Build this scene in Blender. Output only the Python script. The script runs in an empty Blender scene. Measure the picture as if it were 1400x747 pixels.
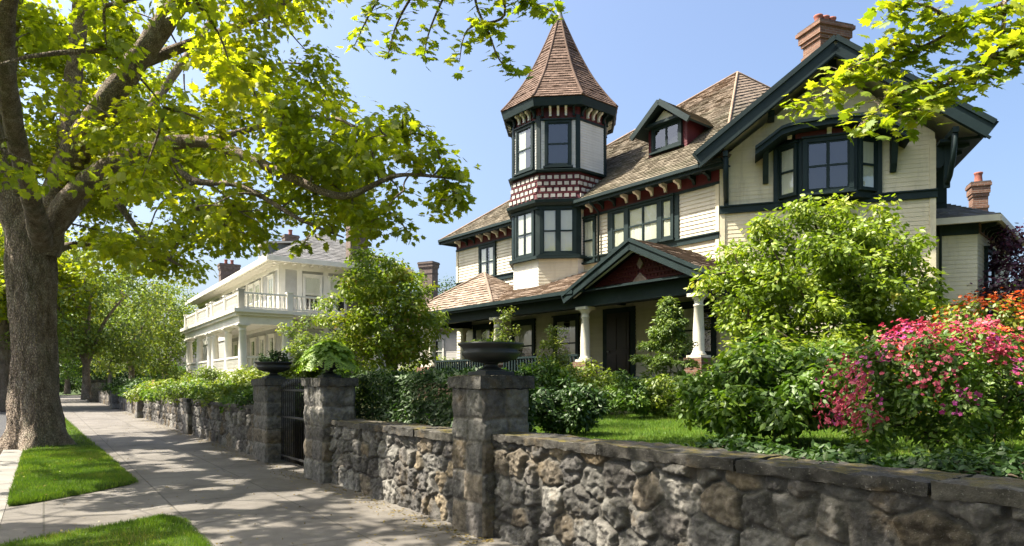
import bpy, math, random
import numpy as np
from mathutils import Vector as V, noise as mnoise

random.seed(7)
RNG = np.random.default_rng(7)
SC = bpy.context.scene
COL = SC.collection
FOC, EYE, HX, HY = 933.0, 1.65, 700.0, 525.0
TH = math.atan(640 / FOC)
SU = V((-math.sin(TH), math.cos(TH), 0))      # along the street, away
SN = V((math.cos(TH), math.sin(TH), 0))       # from the street into the gardens


def at(px, py, Y):
    return V(((px - HX) / FOC * Y, Y, EYE + (HY - py) / FOC * Y))


def sd(s, d, z=0.0):
    p = SU * s + SN * d
    return V((p.x, p.y, z))


# ------------------------------------------------------------------ materials
class NT:
    def __init__(self, name):
        self.m = bpy.data.materials.new(name)
        self.m.use_nodes = True
        self.t = self.m.node_tree
        self.t.nodes.clear()
        self.out = self.t.nodes.new('ShaderNodeOutputMaterial')

    def n(self, typ, **kw):
        nd = self.t.nodes.new(typ)
        for k, v in kw.items():
            if k in nd.inputs:
                self.set(nd.inputs[k], v)
            else:
                setattr(nd, k, v)
        return nd

    def set(self, sock, v):
        if isinstance(v, bpy.types.NodeSocket):
            self.t.links.new(v, sock)
        elif isinstance(v, (tuple, list)) and len(v) == 3 and sock.type == 'RGBA':
            sock.default_value = (*v, 1)
        else:
            sock.default_value = v

    def coord(self, kind='Object'):
        return self.n('ShaderNodeTexCoord').outputs[kind]

    def mapped(self, vec, scale):
        mp = self.n('ShaderNodeMapping')
        self.set(mp.inputs['Vector'], vec)
        mp.inputs['Scale'].default_value = scale if isinstance(scale, tuple) else (scale,) * 3
        return mp.outputs[0]

    def noise(self, vec, scale=1.0, detail=4, rough=.55):
        nd = self.n('ShaderNodeTexNoise')
        self.set(nd.inputs['Vector'], vec)
        nd.inputs['Scale'].default_value = scale
        nd.inputs['Detail'].default_value = detail
        nd.inputs['Roughness'].default_value = rough
        return nd.outputs['Fac']

    def ramp(self, fac, stops):
        r = self.n('ShaderNodeValToRGB')
        el = r.color_ramp.elements
        while len(el) < len(stops):
            el.new(.5)
        for e, (p, c) in zip(el, stops):
            e.position = p
            e.color = (*c, 1) if not isinstance(c, (int, float)) else (c, c, c, 1)
        self.set(r.inputs[0], fac)
        return r.outputs[0]

    def mix(self, fac, a, b, mode='MIX'):
        nd = self.n('ShaderNodeMix', data_type='RGBA', blend_type=mode)
        self.set(nd.inputs[0], fac)
        self.set(nd.inputs[6], a)
        self.set(nd.inputs[7], b)
        return nd.outputs[2]

    def math(self, op, a, b=0.0):
        nd = self.n('ShaderNodeMath', operation=op)
        self.set(nd.inputs[0], a)
        self.set(nd.inputs[1], b)
        return nd.outputs[0]

    def bump(self, h, strength=.4, dist=.02):
        nd = self.n('ShaderNodeBump')
        self.set(nd.inputs['Height'], h)
        nd.inputs['Strength'].default_value = strength
        nd.inputs['Distance'].default_value = dist
        return nd.outputs[0]

    def attr(self, name, out='Color'):
        return self.n('ShaderNodeAttribute', attribute_name=name).outputs[out]

    def principled(self, col, rough=.8, normal=None, spec=.3, metal=0.0):
        p = self.n('ShaderNodeBsdfPrincipled')
        self.set(p.inputs['Base Color'], col)
        self.set(p.inputs['Roughness'], rough)
        p.inputs['Specular IOR Level'].default_value = spec
        p.inputs['Metallic'].default_value = metal
        if normal is not None:
            self.set(p.inputs['Normal'], normal)
        self.t.links.new(p.outputs[0], self.out.inputs[0])
        return p


def simple(name, c1, c2, scale=3.0, rough=.75, bump=.25, bscale=30, spec=.3, stretch=(1, 1, 1), dist=.01, metal=0.0, dirt=None):
    k = NT(name)
    co = k.coord()
    f = k.noise(k.mapped(co, stretch), scale, 6)
    col = k.ramp(f, [(.3, c1), (.7, c2)])
    if dirt:
        g = k.noise(k.mapped(co, dirt[1]), dirt[2], 7, .7)
        col = k.mix(k.ramp(g, [(dirt[3], 0.0), (dirt[3] + .2, dirt[4])]), col, dirt[0])
    k.principled(col, rough, k.bump(k.noise(co, bscale, 5, .65), bump, dist), spec, metal)
    return k.m


def leaf_mat(name, stops, trans=.45, tint=(1.5, 1.6, .7), rough=.5, gloss=.04):
    k = NT(name)
    col = k.ramp(k.attr('rnd', 'Fac'), stops)
    d = k.n('ShaderNodeBsdfDiffuse', Color=col)
    t = k.n('ShaderNodeBsdfTranslucent', Color=k.mix(1.0, col, tint, 'MULTIPLY'))
    g = k.n('ShaderNodeBsdfGlossy', Roughness=rough, Color=(.9, .95, .85))
    m = k.n('ShaderNodeMixShader')
    m.inputs[0].default_value = trans
    k.t.links.new(d.outputs[0], m.inputs[1])
    k.t.links.new(t.outputs[0], m.inputs[2])
    m2 = k.n('ShaderNodeMixShader')
    m2.inputs[0].default_value = gloss
    k.t.links.new(m.outputs[0], m2.inputs[1])
    k.t.links.new(g.outputs[0], m2.inputs[2])
    k.t.links.new(m2.outputs[0], k.out.inputs[0])
    return k.m


def siding_mat(name, c1, c2, grime=(.2, .17, .12), amt=.55):
    k = NT(name)
    co = k.coord()
    col = k.ramp(k.noise(k.mapped(co, (1, 1, .4)), 1.3, 5), [(.3, c1), (.7, c2)])
    st = k.noise(k.mapped(co, (2.2, 2.2, .35)), 1.6, 8, .72)
    col = k.mix(k.ramp(st, [(.52, 0.0), (.8, amt)]), col, grime)
    bd = k.noise(k.mapped(co, (.7, .7, 11)), 1.0, 2)
    col = k.mix(k.ramp(bd, [(.45, 0.0), (.75, .35)]), col, tuple(x * .72 for x in c1))
    k.principled(col, .6, k.bump(k.noise(k.mapped(co, (1, 1, 6)), 22, 5, .7), .25, .006), .3)
    return k.m


def shingle_mat(name, cols, w=.22, h=.17, moss=None, top=None):
    k = NT(name)
    uv = k.coord('UV')
    br = k.n('ShaderNodeTexBrick', offset=.5)
    k.set(br.inputs['Vector'], uv)
    br.inputs['Color1'].default_value = (0, 0, 0, 1)
    br.inputs['Color2'].default_value = (1, 1, 1, 1)
    br.inputs['Mortar'].default_value = (.15, .15, .15, 1)
    br.inputs['Scale'].default_value = 1
    br.inputs['Mortar Size'].default_value = .012
    br.inputs['Bias'].default_value = 0
    br.inputs['Brick Width'].default_value = w
    br.inputs['Row Height'].default_value = h
    f = k.math('ADD', k.math('MULTIPLY', br.outputs['Color'], .45), k.math('MULTIPLY', k.noise(k.coord(), 1.1, 6, .65), .75))
    col = k.ramp(f, [(.2, cols[0]), (.5, cols[1]), (.85, cols[2])])
    if moss:
        g = k.noise(k.mapped(k.coord(), (1, 1, 1)), .9, 6, .7)
        col = k.mix(k.ramp(g, [(.5, 0.0), (.68, .75)]), col, moss)
    if top:
        sx = k.n('ShaderNodeSeparateXYZ')
        k.set(sx.inputs[0], k.coord())
        zz = k.math('ADD', sx.outputs[2], k.math('MULTIPLY', k.noise(k.coord(), .5, 4), 4.0))
        col = k.mix(k.ramp(k.math('MULTIPLY', k.math('ADD', zz, -top[0]), 1 / top[1]), [(0, 0.0), (1, .75)]), col, k.mix(.7, top[2], k.mix(1.0, col, (2.0, 2.0, 2.0), 'MULTIPLY'), 'MULTIPLY'))
    h2 = k.math('ADD', k.math('MULTIPLY', br.outputs['Fac'], -1.0), k.math('MULTIPLY', k.noise(k.coord(), 40, 4), .5))
    k.principled(col, .85, k.bump(h2, .6, .012), .2)
    return k.m


def attr_stone(name, rough=.85, bump=.5, moss=0.0):
    k = NT(name)
    co = k.coord()
    base = k.attr('Col')
    f = k.noise(co, 9, 8, .7)
    col = k.mix(1.0, base, k.ramp(f, [(.3, .35), (.5, .9), (.72, 1.55)]), 'MULTIPLY')
    f2 = k.noise(co, 2.1, 6, .65)
    col = k.mix(k.ramp(f2, [(.55, 0.0), (.72, .7)]), col, (.17, .12, .06))
    sp = k.noise(co, 55, 3, .6)
    col = k.mix(k.ramp(sp, [(.62, 0.0), (.72, .5)]), col, (.34, .33, .3))
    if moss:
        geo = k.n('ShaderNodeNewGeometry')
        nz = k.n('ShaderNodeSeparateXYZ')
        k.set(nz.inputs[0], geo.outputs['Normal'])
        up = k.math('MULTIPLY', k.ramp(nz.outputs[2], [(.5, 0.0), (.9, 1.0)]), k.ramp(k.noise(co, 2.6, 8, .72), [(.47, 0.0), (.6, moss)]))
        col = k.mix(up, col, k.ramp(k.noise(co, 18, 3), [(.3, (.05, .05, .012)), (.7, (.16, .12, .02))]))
    h = k.math('ADD', k.noise(co, 26, 8, .72), k.math('MULTIPLY', k.noise(co, 95, 4, .6), .35))
    k.principled(col, rough, k.bump(h, bump, .035), .2)
    return k.m


def glass_mat():
    k = NT('window_glass')
    tr = k.n('ShaderNodeBsdfTransparent', Color=(.78, .82, .8))
    gl = k.n('ShaderNodeBsdfGlossy', Roughness=.02, Color=(.95, .97, 1))
    bn = k.bump(k.noise(k.coord(), 2.6, 3), .35, .02)
    k.set(gl.inputs['Normal'], bn)
    fr = k.n('ShaderNodeLayerWeight', Blend=.5)
    f = k.math('ADD', k.math('MULTIPLY', k.math('POWER', fr.outputs['Facing'], 3.0), .7), .10)
    m = k.n('ShaderNodeMixShader')
    k.set(m.inputs[0], f)
    k.t.links.new(tr.outputs[0], m.inputs[1])
    k.t.links.new(gl.outputs[0], m.inputs[2])
    k.t.links.new(m.outputs[0], k.out.inputs[0])
    return k.m


M = {}
M['cream'] = siding_mat('cream_clapboard', (.60, .535, .365), (.69, .625, .45))
M['pale'] = siding_mat('pale_cream_clapboard', (.53, .49, .385), (.62, .58, .47))
M['white_side'] = siding_mat('white_clapboard', (.62, .61, .56), (.72, .71, .67), (.25, .23, .2), .4)
M['trim'] = simple('dark_green_trim', (.006, .016, .016), (.012, .026, .026), 2.5, .6, .2, 25, .25, dirt=((.05, .06, .055), (1, 1, .6), 3, .6, .4))
M['red'] = simple('dark_red_frieze', (.07, .012, .016), (.115, .02, .025), 3, .6, .2, 25)
M['cream_trim'] = simple('cream_trim', (.55, .50, .38), (.64, .59, .46), 2, .6, .15, 25, dirt=((.2, .16, .1), (1, 1, .5), 2.5, .55, .5))
M['white_trim'] = simple('white_trim', (.60, .575, .50), (.69, .665, .59), 2, .5, .1, 25, dirt=((.35, .32, .27), (1, 1, .5), 2.5, .58, .4))
M['col_paint'] = simple('column_paint', (.66, .62, .5), (.74, .71, .6), 2, .55, .1, 25, dirt=((.2, .2, .14), (1, 1, .5), 3, .52, .5))
M['shingle'] = shingle_mat('tan_shingles', [(.07, .058, .040), (.145, .121, .086), (.225, .19, .14)], moss=(.075, .075, .04), top=(13.0, 4.5, (.55, .40, .32)))
M['tower_shingle'] = shingle_mat('tower_shingles', [(.055, .034, .024), (.118, .076, .055), (.19, .127, .095)], .2, .15)
M['porch_shingle'] = shingle_mat('porch_shingles', [(.11, .08, .06), (.22, .165, .125), (.33, .26, .20)], .26, .19)
M['grey_shingle'] = shingle_mat('grey_shingles', [(.085, .085, .085), (.15, .147, .142), (.21, .205, .20)], .3, .2)
M['glass'] = glass_mat()
M['curtain'] = simple('curtain_cloth', (.74, .70, .56), (.85, .82, .70), 1.5, .9, .1, 20)
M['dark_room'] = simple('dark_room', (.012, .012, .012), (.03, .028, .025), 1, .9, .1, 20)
M['door'] = simple('dark_door', (.018, .014, .012), (.035, .024, .018), 2, .4, .1, 25)
M['brick'] = None
k = NT('chimney_brick')
br = k.n('ShaderNodeTexBrick', offset=.5)
k.set(br.inputs['Vector'], k.coord('UV'))
br.inputs['Color1'].default_value = (.25, .125, .078, 1)
br.inputs['Color2'].default_value = (.15, .075, .048, 1)
br.inputs['Mortar'].default_value = (.26, .22, .18, 1)
br.inputs['Scale'].default_value = 1
br.inputs['Mortar Size'].default_value = .008
br.inputs['Brick Width'].default_value = .22
br.inputs['Row Height'].default_value = .075
k.principled(k.mix(k.ramp(k.noise(k.coord(), 4, 6, .7), [(.4, 0.0), (.75, .6)]), br.outputs['Color'], (.07, .05, .04)), .85,
             k.bump(k.math('ADD', k.math('MULTIPLY', br.outputs['Fac'], -1.0), k.noise(k.coord(), 30, 4)), .6, .012), .2)
M['brick'] = k.m
M['terracotta'] = simple('terracotta', (.22, .07, .05), (.32, .12, .08), 4, .8, .2, 30)
OBm = None
M['soot'] = simple('sooty_cap', (.05, .04, .035), (.11, .09, .075), 4, .9, .3, 30)
M['lead'] = simple('lead_grey', (.2, .22, .23), (.32, .34, .35), 5, .45, .1, 30, .5)
M['stone'] = attr_stone('rubble_stone', .85, .75)
M['ashlar'] = attr_stone('pier_stone', .85, .7)
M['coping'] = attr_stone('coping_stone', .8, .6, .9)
M['iron'] = simple('black_iron', (.012, .012, .013), (.03, .028, .027), 8, .45, .2, 40, .5)
M['urn'] = simple('dark_cast_iron', (.010, .012, .013), (.028, .030, .031), 4, .5, .25, 30, .45)
M['soil'] = simple('soil', (.035, .024, .016), (.075, .052, .035), 6, .95, .8, 20, .1, dist=.04)
M['bark'] = None
k = NT('tree_bark')
co = k.coord()
f = k.noise(k.mapped(co, (1, 1, .45)), 5.5, 8, .68)
col = k.ramp(f, [(.3, (.17, .125, .092)), (.5, (.43, .34, .265)), (.72, (.66, .57, .47))])
col = k.mix(k.ramp(k.noise(k.mapped(co, (1, 1, .8)), 1.5, 6, .7), [(.5, 0.0), (.66, .65)]), col, (.20, .20, .13))
vo = k.n('ShaderNodeTexVoronoi', feature='DISTANCE_TO_EDGE')
k.set(vo.inputs['Vector'], k.mapped(k.mix(.12, co, k.n('ShaderNodeTexNoise', Scale=4.0).outputs['Color']), (7, 7, 2.8)))
col = k.mix(k.ramp(vo.outputs[0], [(0.0, .6), (.16, 0.0)]), col, (.07, .052, .042))
h = k.math('ADD', k.math('MULTIPLY', k.ramp(vo.outputs[0], [(0.0, 0.0), (.18, 1.0)]), .9), k.noise(k.mapped(co, (1, 1, .5)), 20, 7, .7))
k.principled(col, .9, k.bump(h, 1.0, .06), .15)
M['bark'] = k.m
M['twig'] = simple('twig_bark', (.05, .038, .026), (.11, .085, .06), 6, .9, .4, 30, .15)

G1, G2, G3 = (.030, .062, .009), (.062, .115, .012), (.12, .17, .016)
M['maple'] = leaf_mat('maple_leaves', [(0, (0.120, 0.169, 0.009)), (.5, (0.225, 0.278, 0.012)), (1, (0.380, 0.372, 0.018))], .64, (2.1, 2.0, .8))
M['maple_sunlit'] = leaf_mat('sunlit_maple_leaves', [(0, (0.125, 0.187, 0.013)), (.5, (0.232, 0.297, 0.017)), (1, (0.376, 0.391, 0.027))], .5, (1.7, 1.7, .7))  # second maple leaf colour, raised to look sunlit on the hanging twigs
M['far_leaf'] = leaf_mat('far_tree_leaves', [(0, (0.068, 0.112, 0.018)), (.6, (0.150, 0.217, 0.030)), (1, (0.285, 0.300, 0.045))], .45, (1.7, 1.6, .7))
M['deep_leaf'] = leaf_mat('deep_green_leaves', [(0, (.014, .036, .008)), (.6, (.034, .075, .012)), (1, (.07, .12, .02))], .3)
M['shrub_leaf'] = leaf_mat('shrub_leaves', [(0, (0.028, 0.068, 0.008)), (.5, (0.086, 0.160, 0.014)), (1, (0.207, 0.275, 0.026))], .35)
M['lime_leaf'] = leaf_mat('lime_leaves', [(0, (.05, .09, .010)), (.5, (.13, .18, .016)), (1, (.28, .31, .032))], .4)
M['photinia'] = leaf_mat('golden_leaves', [(0, (.085, .14, .012)), (.45, (.17, .24, .016)), (.8, (.30, .34, .03)), (.92, (.30, .24, .04)), (1, (.32, .15, .05))], .38)
M['conifer'] = leaf_mat('conifer_sprays', [(0, (0.058, 0.108, 0.018)), (.6, (0.137, 0.195, 0.030)), (1, (0.293, 0.332, 0.053))], .3)
M['purple_leaf'] = leaf_mat('purple_leaves', [(0, (.024, .010, .018)), (.6, (.065, .02, .042)), (1, (.14, .045, .085))], .3, (1.6, .9, 1.2))
M['grass'] = leaf_mat('grass_blades', [(0, (0.046, 0.094, 0.008)), (.5, (0.098, 0.171, 0.011)), (.85, (0.161, 0.220, 0.020)), (1, (0.276, 0.231, 0.080))], .4)
M['fern'] = leaf_mat('fern_fronds', [(0, (0.078, 0.163, 0.016)), (.5, (0.156, 0.260, 0.023)), (1, (0.247, 0.338, 0.039))], .4)
M['bronze'] = leaf_mat('bronze_leaves', [(0, (.075, .115, .014)), (.5, (.15, .20, .018)), (.85, (.25, .27, .028)), (1, (.30, .18, .04))], .35)
M['pink'] = leaf_mat('pink_petals', [(0, (.33, .015, .05)), (.5, (.52, .05, .11)), (1, (.66, .15, .2))], .3, (1.2, 1, 1))
M['magenta'] = leaf_mat('magenta_petals', [(0, (.30, .02, .15)), (.5, (.45, .04, .25)), (1, (.6, .12, .36))], .3, (1.2, 1, 1))
M['orange'] = leaf_mat('orange_petals', [(0, (.55, .05, .015)), (.5, (.7, .12, .02)), (1, (.75, .26, .03))], .3, (1.2, 1, 1))
M['litter'] = leaf_mat('fallen_leaf_litter', [(0, (.09, .06, .02)), (.5, (.16, .11, .03)), (1, (.22, .17, .05))], .2)
M['white_petal'] = leaf_mat('white_petals', [(0, (.6, .6, .5)), (1, (.8, .8, .75))], .3, (1, 1, 1))

# ------------------------------------------------------------------ scene tree helpers
BASE = {}


def tag(o, label=None, cat=None, group=None, kind=None):
    if label: o['label'] = label
    if cat: o['category'] = cat
    if group: o['group'] = group
    if kind: o['kind'] = kind
    return o


def thing(name, loc, label, cat, group=None):
    o = bpy.data.objects.new(name, None)
    COL.objects.link(o)
    o.location = loc
    o.empty_display_size = .2
    BASE[o.name] = V(loc)
    return tag(o, label, cat, group)


def base_of(parent):
    while parent is not None:
        if parent.name in BASE:
            return BASE[parent.name]
        parent = parent.parent
    return V((0, 0, 0))


def link(name, me, mat, parent=None):
    for m in (mat if isinstance(mat, (list, tuple)) else [mat]):
        me.materials.append(m)
    o = bpy.data.objects.new(name, me)
    COL.objects.link(o)
    if parent is not None:
        o.parent = parent
    return o


class MB:
    def __init__(self):
        self.v, self.f, self.uv, self.mi, self.sm = [], [], [], [], []

    def poly(self, pts, uv=None, m=0, smooth=False):
        i = len(self.v)
        self.v.extend([tuple(p) for p in pts])
        self.f.append(tuple(range(i, i + len(pts))))
        self.uv.append(uv)
        self.mi.append(m)
        self.sm.append(smooth)

    def mesh(self, vs, fs, m=0, smooth=False, uvs=None):
        i = len(self.v)
        self.v.extend([tuple(p) for p in vs])
        for q, f in enumerate(fs):
            self.f.append(tuple(a + i for a in f))
            self.uv.append(uvs[q] if uvs else None)
            self.mi.append(m)
            self.sm.append(smooth)

    def hexa(self, c, m=0):
        """8 corners: bottom ring of 4 (ccw from above), top ring of 4"""
        fs = [(3, 2, 1, 0), (4, 5, 6, 7), (0, 1, 5, 4), (1, 2, 6, 5), (2, 3, 7, 6), (3, 0, 4, 7)]
        uvs = []
        for f in fs:
            p = [V(c[a]) for a in f]
            w = (p[1] - p[0]).length
            h = (p[3] - p[0]).length
            z = p[0].z
            off = .11 * (len(self.v) % 3)
            uvs.append([(off, z), (off + w, z), (off + w, z + h), (off, z + h)])
        self.mesh(c, fs, m, False, uvs)

    def box(self, F, x0, x1, y0, y1, z0, z1, m=0):
        c = [F.p(x0, y0, z0), F.p(x1, y0, z0), F.p(x1, y0, z1), F.p(x0, y0, z1),
             F.p(x0, y1, z0), F.p(x1, y1, z0), F.p(x1, y1, z1), F.p(x0, y1, z1)]
        # y is up in a wall frame, z is out: order ccw seen from above
        self.hexa([c[3], c[2], c[1], c[0], c[7], c[6], c[5], c[4]], m)

    def beam(self, a, b, w, h, up=V((0, 0, 1)), m=0):
        a, b = V(a), V(b)
        t = (b - a).normalized()
        s = t.cross(up).normalized()
        n = s.cross(t)
        s, n = s * (w / 2), n * (h / 2)
        self.hexa([a - s - n, b - s - n, b + s - n, a + s - n, a - s + n, b - s + n, b + s + n, a + s + n], m)

    def prism(self, F, prof, z0, z1, m=0):
        """profile polygon (x,y) ccw in frame, extruded along frame normal"""
        n = len(prof)
        a = [F.p(x, y, z0) for x, y in prof]
        b = [F.p(x, y, z1) for x, y in prof]
        self.poly(a[::-1], m=m)
        self.poly(b, m=m)
        for i in range(n):
            j = (i + 1) % n
            self.poly([a[i], a[j], b[j], b[i]], m=m)

    def lathe(self, c, prof, n=20, m=0, squash=None, smooth=True):
        c = V(c)
        vs, fs = [], []
        for r, z in prof:
            for k in range(n):
                a = 2 * math.pi * k / n
                vs.append(c + V((r * math.cos(a), r * math.sin(a), z)))
        for i in range(len(prof) - 1):
            for k in range(n):
                q = (k + 1) % n
                fs.append((i * n + k, i * n + q, (i + 1) * n + q, (i + 1) * n + k))
        fs.append(tuple(range(n))[::-1])
        fs.append(tuple((len(prof) - 1) * n + k for k in range(n)))
        self.mesh(vs, fs, m, smooth)

    def tube(self, pts, rad, n=8, m=0, cap=True, wob=0.0):
        pts = [V(p) for p in pts]
        N = len(pts)
        vs, fs = [], []
        ref = V((0, 0, 1))
        t0 = (pts[1] - pts[0]).normalized()
        if abs(t0.z) > .9:
            ref = V((1, 0, 0))
        s = t0.cross(ref).normalized()
        for i in range(N):
            t = (pts[min(i + 1, N - 1)] - pts[max(i - 1, 0)]).normalized()
            s = (s - t * s.dot(t)).normalized()
            b = t.cross(s)
            for k in range(n):
                a = 2 * math.pi * k / n
                r = rad[i]
                if wob:
                    q = pts[i] + (s * math.cos(a) + b * math.sin(a)) * r
                    r *= 1 + wob * mnoise.noise(q * 1.6) + wob * .5 * mnoise.noise(q * 4.5)
                vs.append(pts[i] + (s * math.cos(a) + b * math.sin(a)) * r)
        for i in range(N - 1):
            for k in range(n):
                q = (k + 1) % n
                fs.append((i * n + k, i * n + q, (i + 1) * n + q, (i + 1) * n + k))
        if cap:
            fs.append(tuple(range(n))[::-1])
            fs.append(tuple((N - 1) * n + k for k in range(n)))
        self.mesh(vs, fs, m, True)

    def build(self, name, mat, parent=None, bevel=0, base=None):
        me = bpy.data.meshes.new(name)
        b = base if base is not None else base_of(parent)
        vs = [(x - b.x, y - b.y, z - b.z) for x, y, z in self.v]
        me.from_pydata(vs, [], self.f)
        if any(u is not None for u in self.uv):
            L = me.uv_layers.new(name='UVMap')
            flat = []
            for f, u in zip(self.f, self.uv):
                flat.extend([c for q in (u if u is not None else [(0, 0)] * len(f)) for c in q])
            L.data.foreach_set('uv', flat)
        me.polygons.foreach_set('material_index', self.mi)
        me.polygons.foreach_set('use_smooth', self.sm)
        me.update()
        o = link(name, me, mat, parent)
        if base is not None and parent is None:
            o.location = base
            BASE[o.name] = V(base)
        if bevel:
            md = o.modifiers.new('bevel', 'BEVEL')
            md.width = bevel
            md.segments = 2
            md.limit_method = 'ANGLE'
        return o


class Fr:
    def __init__(self, o, out, ex=None, ey=None):
        self.o, self.en = V(o), V(out).normalized()
        self.ey = V(ey).normalized() if ey else V((0, 0, 1))
        self.ex = V(ex).normalized() if ex else self.ey.cross(self.en).normalized()

    def p(self, x, y, z=0.0):
        return self.o + self.ex * x + self.ey * y + self.en * z

    def off(self, x, y, z):
        return Fr(self.p(x, y, z), self.en, self.ex, self.ey)


def planef(p0, p1, p2):
    """frame in the plane of 3 points: x along p0->p1 (eave), y up the slope, normal outwards/up"""
    p0, p1, p2 = V(p0), V(p1), V(p2)
    ex = (p1 - p0).normalized()
    n = ex.cross(p2 - p0).normalized()
    if n.z < 0:
        n = -n
    ey = n.cross(ex)
    if ey.dot(p2 - p0) < 0:
        ex = -ex
        ey = n.cross(ex)
    return Fr(p0, n, ex, ey)


def inplane(F, pts):
    return [((V(p) - F.o).dot(F.ex), (V(p) - F.o).dot(F.ey)) for p in pts]


def span(poly, y):
    xs = []
    n = len(poly)
    for i in range(n):
        (x0, y0), (x1, y1) = poly[i], poly[(i + 1) % n]
        if (y0 <= y < y1) or (y1 <= y < y0):
            xs.append(x0 + (x1 - x0) * (y - y0) / (y1 - y0))
    return (min(xs), max(xs)) if len(xs) >= 2 else None


def laps(mb, F, poly, exp, th, seg=0, jit=0.0, back=True, m=0, sag=None):
    ys = [y for _, y in poly]
    y, y1 = min(ys), max(ys)
    rnd = random.Random(int(abs(poly[0][0] * 1000) + abs(y1) * 977) % 99991)
    ph = 0
    while y < y1 - 1e-4:
        t = min(y + exp, y1)
        a, b = span(poly, y + 1e-4), span(poly, t - 1e-4)
        if a and b:
            cuts = [0.0, 1.0]
            if seg:
                w = max(a[1] - a[0], 1e-3)
                cuts = [0.0]
                x = rnd.uniform(.2, 1) * seg
                while x < w - .05:
                    cuts.append(x / w)
                    x += seg * rnd.uniform(.6, 1.4)
                cuts.append(1.0)
            for c0, c1 in zip(cuts, cuts[1:]):
                dz = th * (1 + jit * rnd.uniform(-1, 1))
                dy = -jit * rnd.uniform(0, .25) * exp if y > min(ys) else 0
                xa, xb = a[0] + (a[1] - a[0]) * c0, a[0] + (a[1] - a[0]) * c1
                xc, xd = b[0] + (b[1] - b[0]) * c1, b[0] + (b[1] - b[0]) * c0
                z = (lambda X, Y: sag(X, Y)) if sag else (lambda X, Y: 0.0)
                P = [F.p(xa, y + dy, dz + z(xa, y)), F.p(xb, y + dy, dz + z(xb, y)), F.p(xc, t, .003 + z(xc, t)), F.p(xd, t, .003 + z(xd, t))]
                mb.poly(P, [(xa, y), (xb, y), (xc, t), (xd, t)], m)
                mb.poly([F.p(xa, y + dy, -.01 + z(xa, y)), F.p(xb, y + dy, -.01 + z(xb, y)), P[1], P[0]], [(xa, y)] * 4, m)
        y = t
    if back:
        mb.poly([F.p(x, yy, -.012) for x, yy in poly], [p for p in poly], m)


def siding(F, poly, name, mat, parent, exp=.125, th=.013):
    mb = MB()
    laps(mb, F, poly, exp, th)
    return mb.build(name, mat, parent)


def roof(pts, name, mat, parent, exp=.17, th=.03, seg=.25, sag=None, under=.10):
    """pts[0]->pts[1] is the eave"""
    F = planef(pts[0], pts[1], pts[2])
    poly = inplane(F, pts)
    mb = MB()
    laps(mb, F, poly, exp, th, seg, .35, back=False, sag=sag)
    n = len(poly)
    a = [F.p(x, y, -.012) for x, y in poly]
    b = [F.p(x, y, -under) for x, y in poly]
    mb.poly(a, poly, 0)
    mb.poly(b, poly, 1)
    for i in range(n):
        j = (i + 1) % n
        mb.poly([b[i], b[j], a[j], a[i]], None, 1)
    return mb.build(name, [mat, M['trim']] if not isinstance(mat, list) else mat, parent)


def window(F, x0, x1, y0, y1, parent, cols=1, rows=2, curtain='full', trim=.12, tmat=None, sill=True, name='window', depth=.1, mull=.05):
    tm = tmat or M['trim']
    mb = MB()
    e = .004
    mb.box(F, x0 - trim, x0, y0, y1, 0, depth)
    mb.box(F, x1, x1 + trim, y0, y1, 0, depth)
    mb.box(F, x0 - trim, x1 + trim, y1, y1 + trim, 0, depth + e)
    mb.box(F, x0 - trim - .04, x1 + trim + .04, y1 + trim, y1 + trim + .05, 0, depth + .05)
    mb.box(F, x0 - trim, x1 + trim, y0 - trim * .6, y0, 0, depth - e)
    w, h = (x1 - x0) / cols, (y1 - y0) / rows
    for i in range(1, cols):
        mb.box(F, x0 + w * i - mull / 2, x0 + w * i + mull / 2, y0, y1, .035, depth - .012)
    for j in range(1, rows):
        mb.box(F, x0, x1, y0 + h * j - .028, y0 + h * j + .028, .036, depth - .02)
    for i in range(cols):       # sash stiles
        a, b = x0 + w * i, x0 + w * (i + 1)
        mb.box(F, a, a + .045, y0, y1, .037, depth - .025)
        mb.box(F, b - .045, b, y0, y1, .037, depth - .025)
    mb.box(F, x0, x1, y0, y0 + .06, .038, depth - .03)
    mb.box(F, x0, x1, y1 - .05, y1, .038, depth - .03)
    o = mb.build(name, tm, parent)
    g = MB()
    g.poly([F.p(x0, y0, .062), F.p(x1, y0, .062), F.p(x1, y1, .062), F.p(x0, y1, .062)])
    g.build('pane', M['glass'], o)
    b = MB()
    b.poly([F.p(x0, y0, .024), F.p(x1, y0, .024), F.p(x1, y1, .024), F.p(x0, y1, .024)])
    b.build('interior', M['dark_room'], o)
    if curtain:
        c = MB()
        halves = {'full': [(x0, x1)], 'sides': [(x0, x0 + (x1 - x0) * .36), (x1 - (x1 - x0) * .34, x1)], 'left': [(x0, x0 + (x1 - x0) * .55)], 'half': [(x0, x1)]}[curtain]
        yb = y0 + (y1 - y0) * .45 if curtain == 'half' else y0
        for a0, a1 in halves:
            nn = max(6, int((a1 - a0) / .045))
            vs, fs = [], []
            for i in range(nn + 1):
                x = a0 + (a1 - a0) * i / nn
                z = .038 + .008 * math.sin(i * 2.1 + a0 * 7) + .004 * math.sin(i * .9)
                vs += [F.p(x, yb, z), F.p(x, y1, z)]
            for i in range(nn):
                fs.append((2 * i, 2 * i + 2, 2 * i + 3, 2 * i + 1))
            c.mesh(vs, fs, 0, True)
        c.build('curtain', M['curtain'], o)
    if sill:
        s = MB()
        s.box(F, x0 - trim - .05, x1 + trim + .05, y0 - trim * .6 - .06, y0 - trim * .6, 0, depth + .07)
        s.build('sill', tm, o)
    return o


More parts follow.
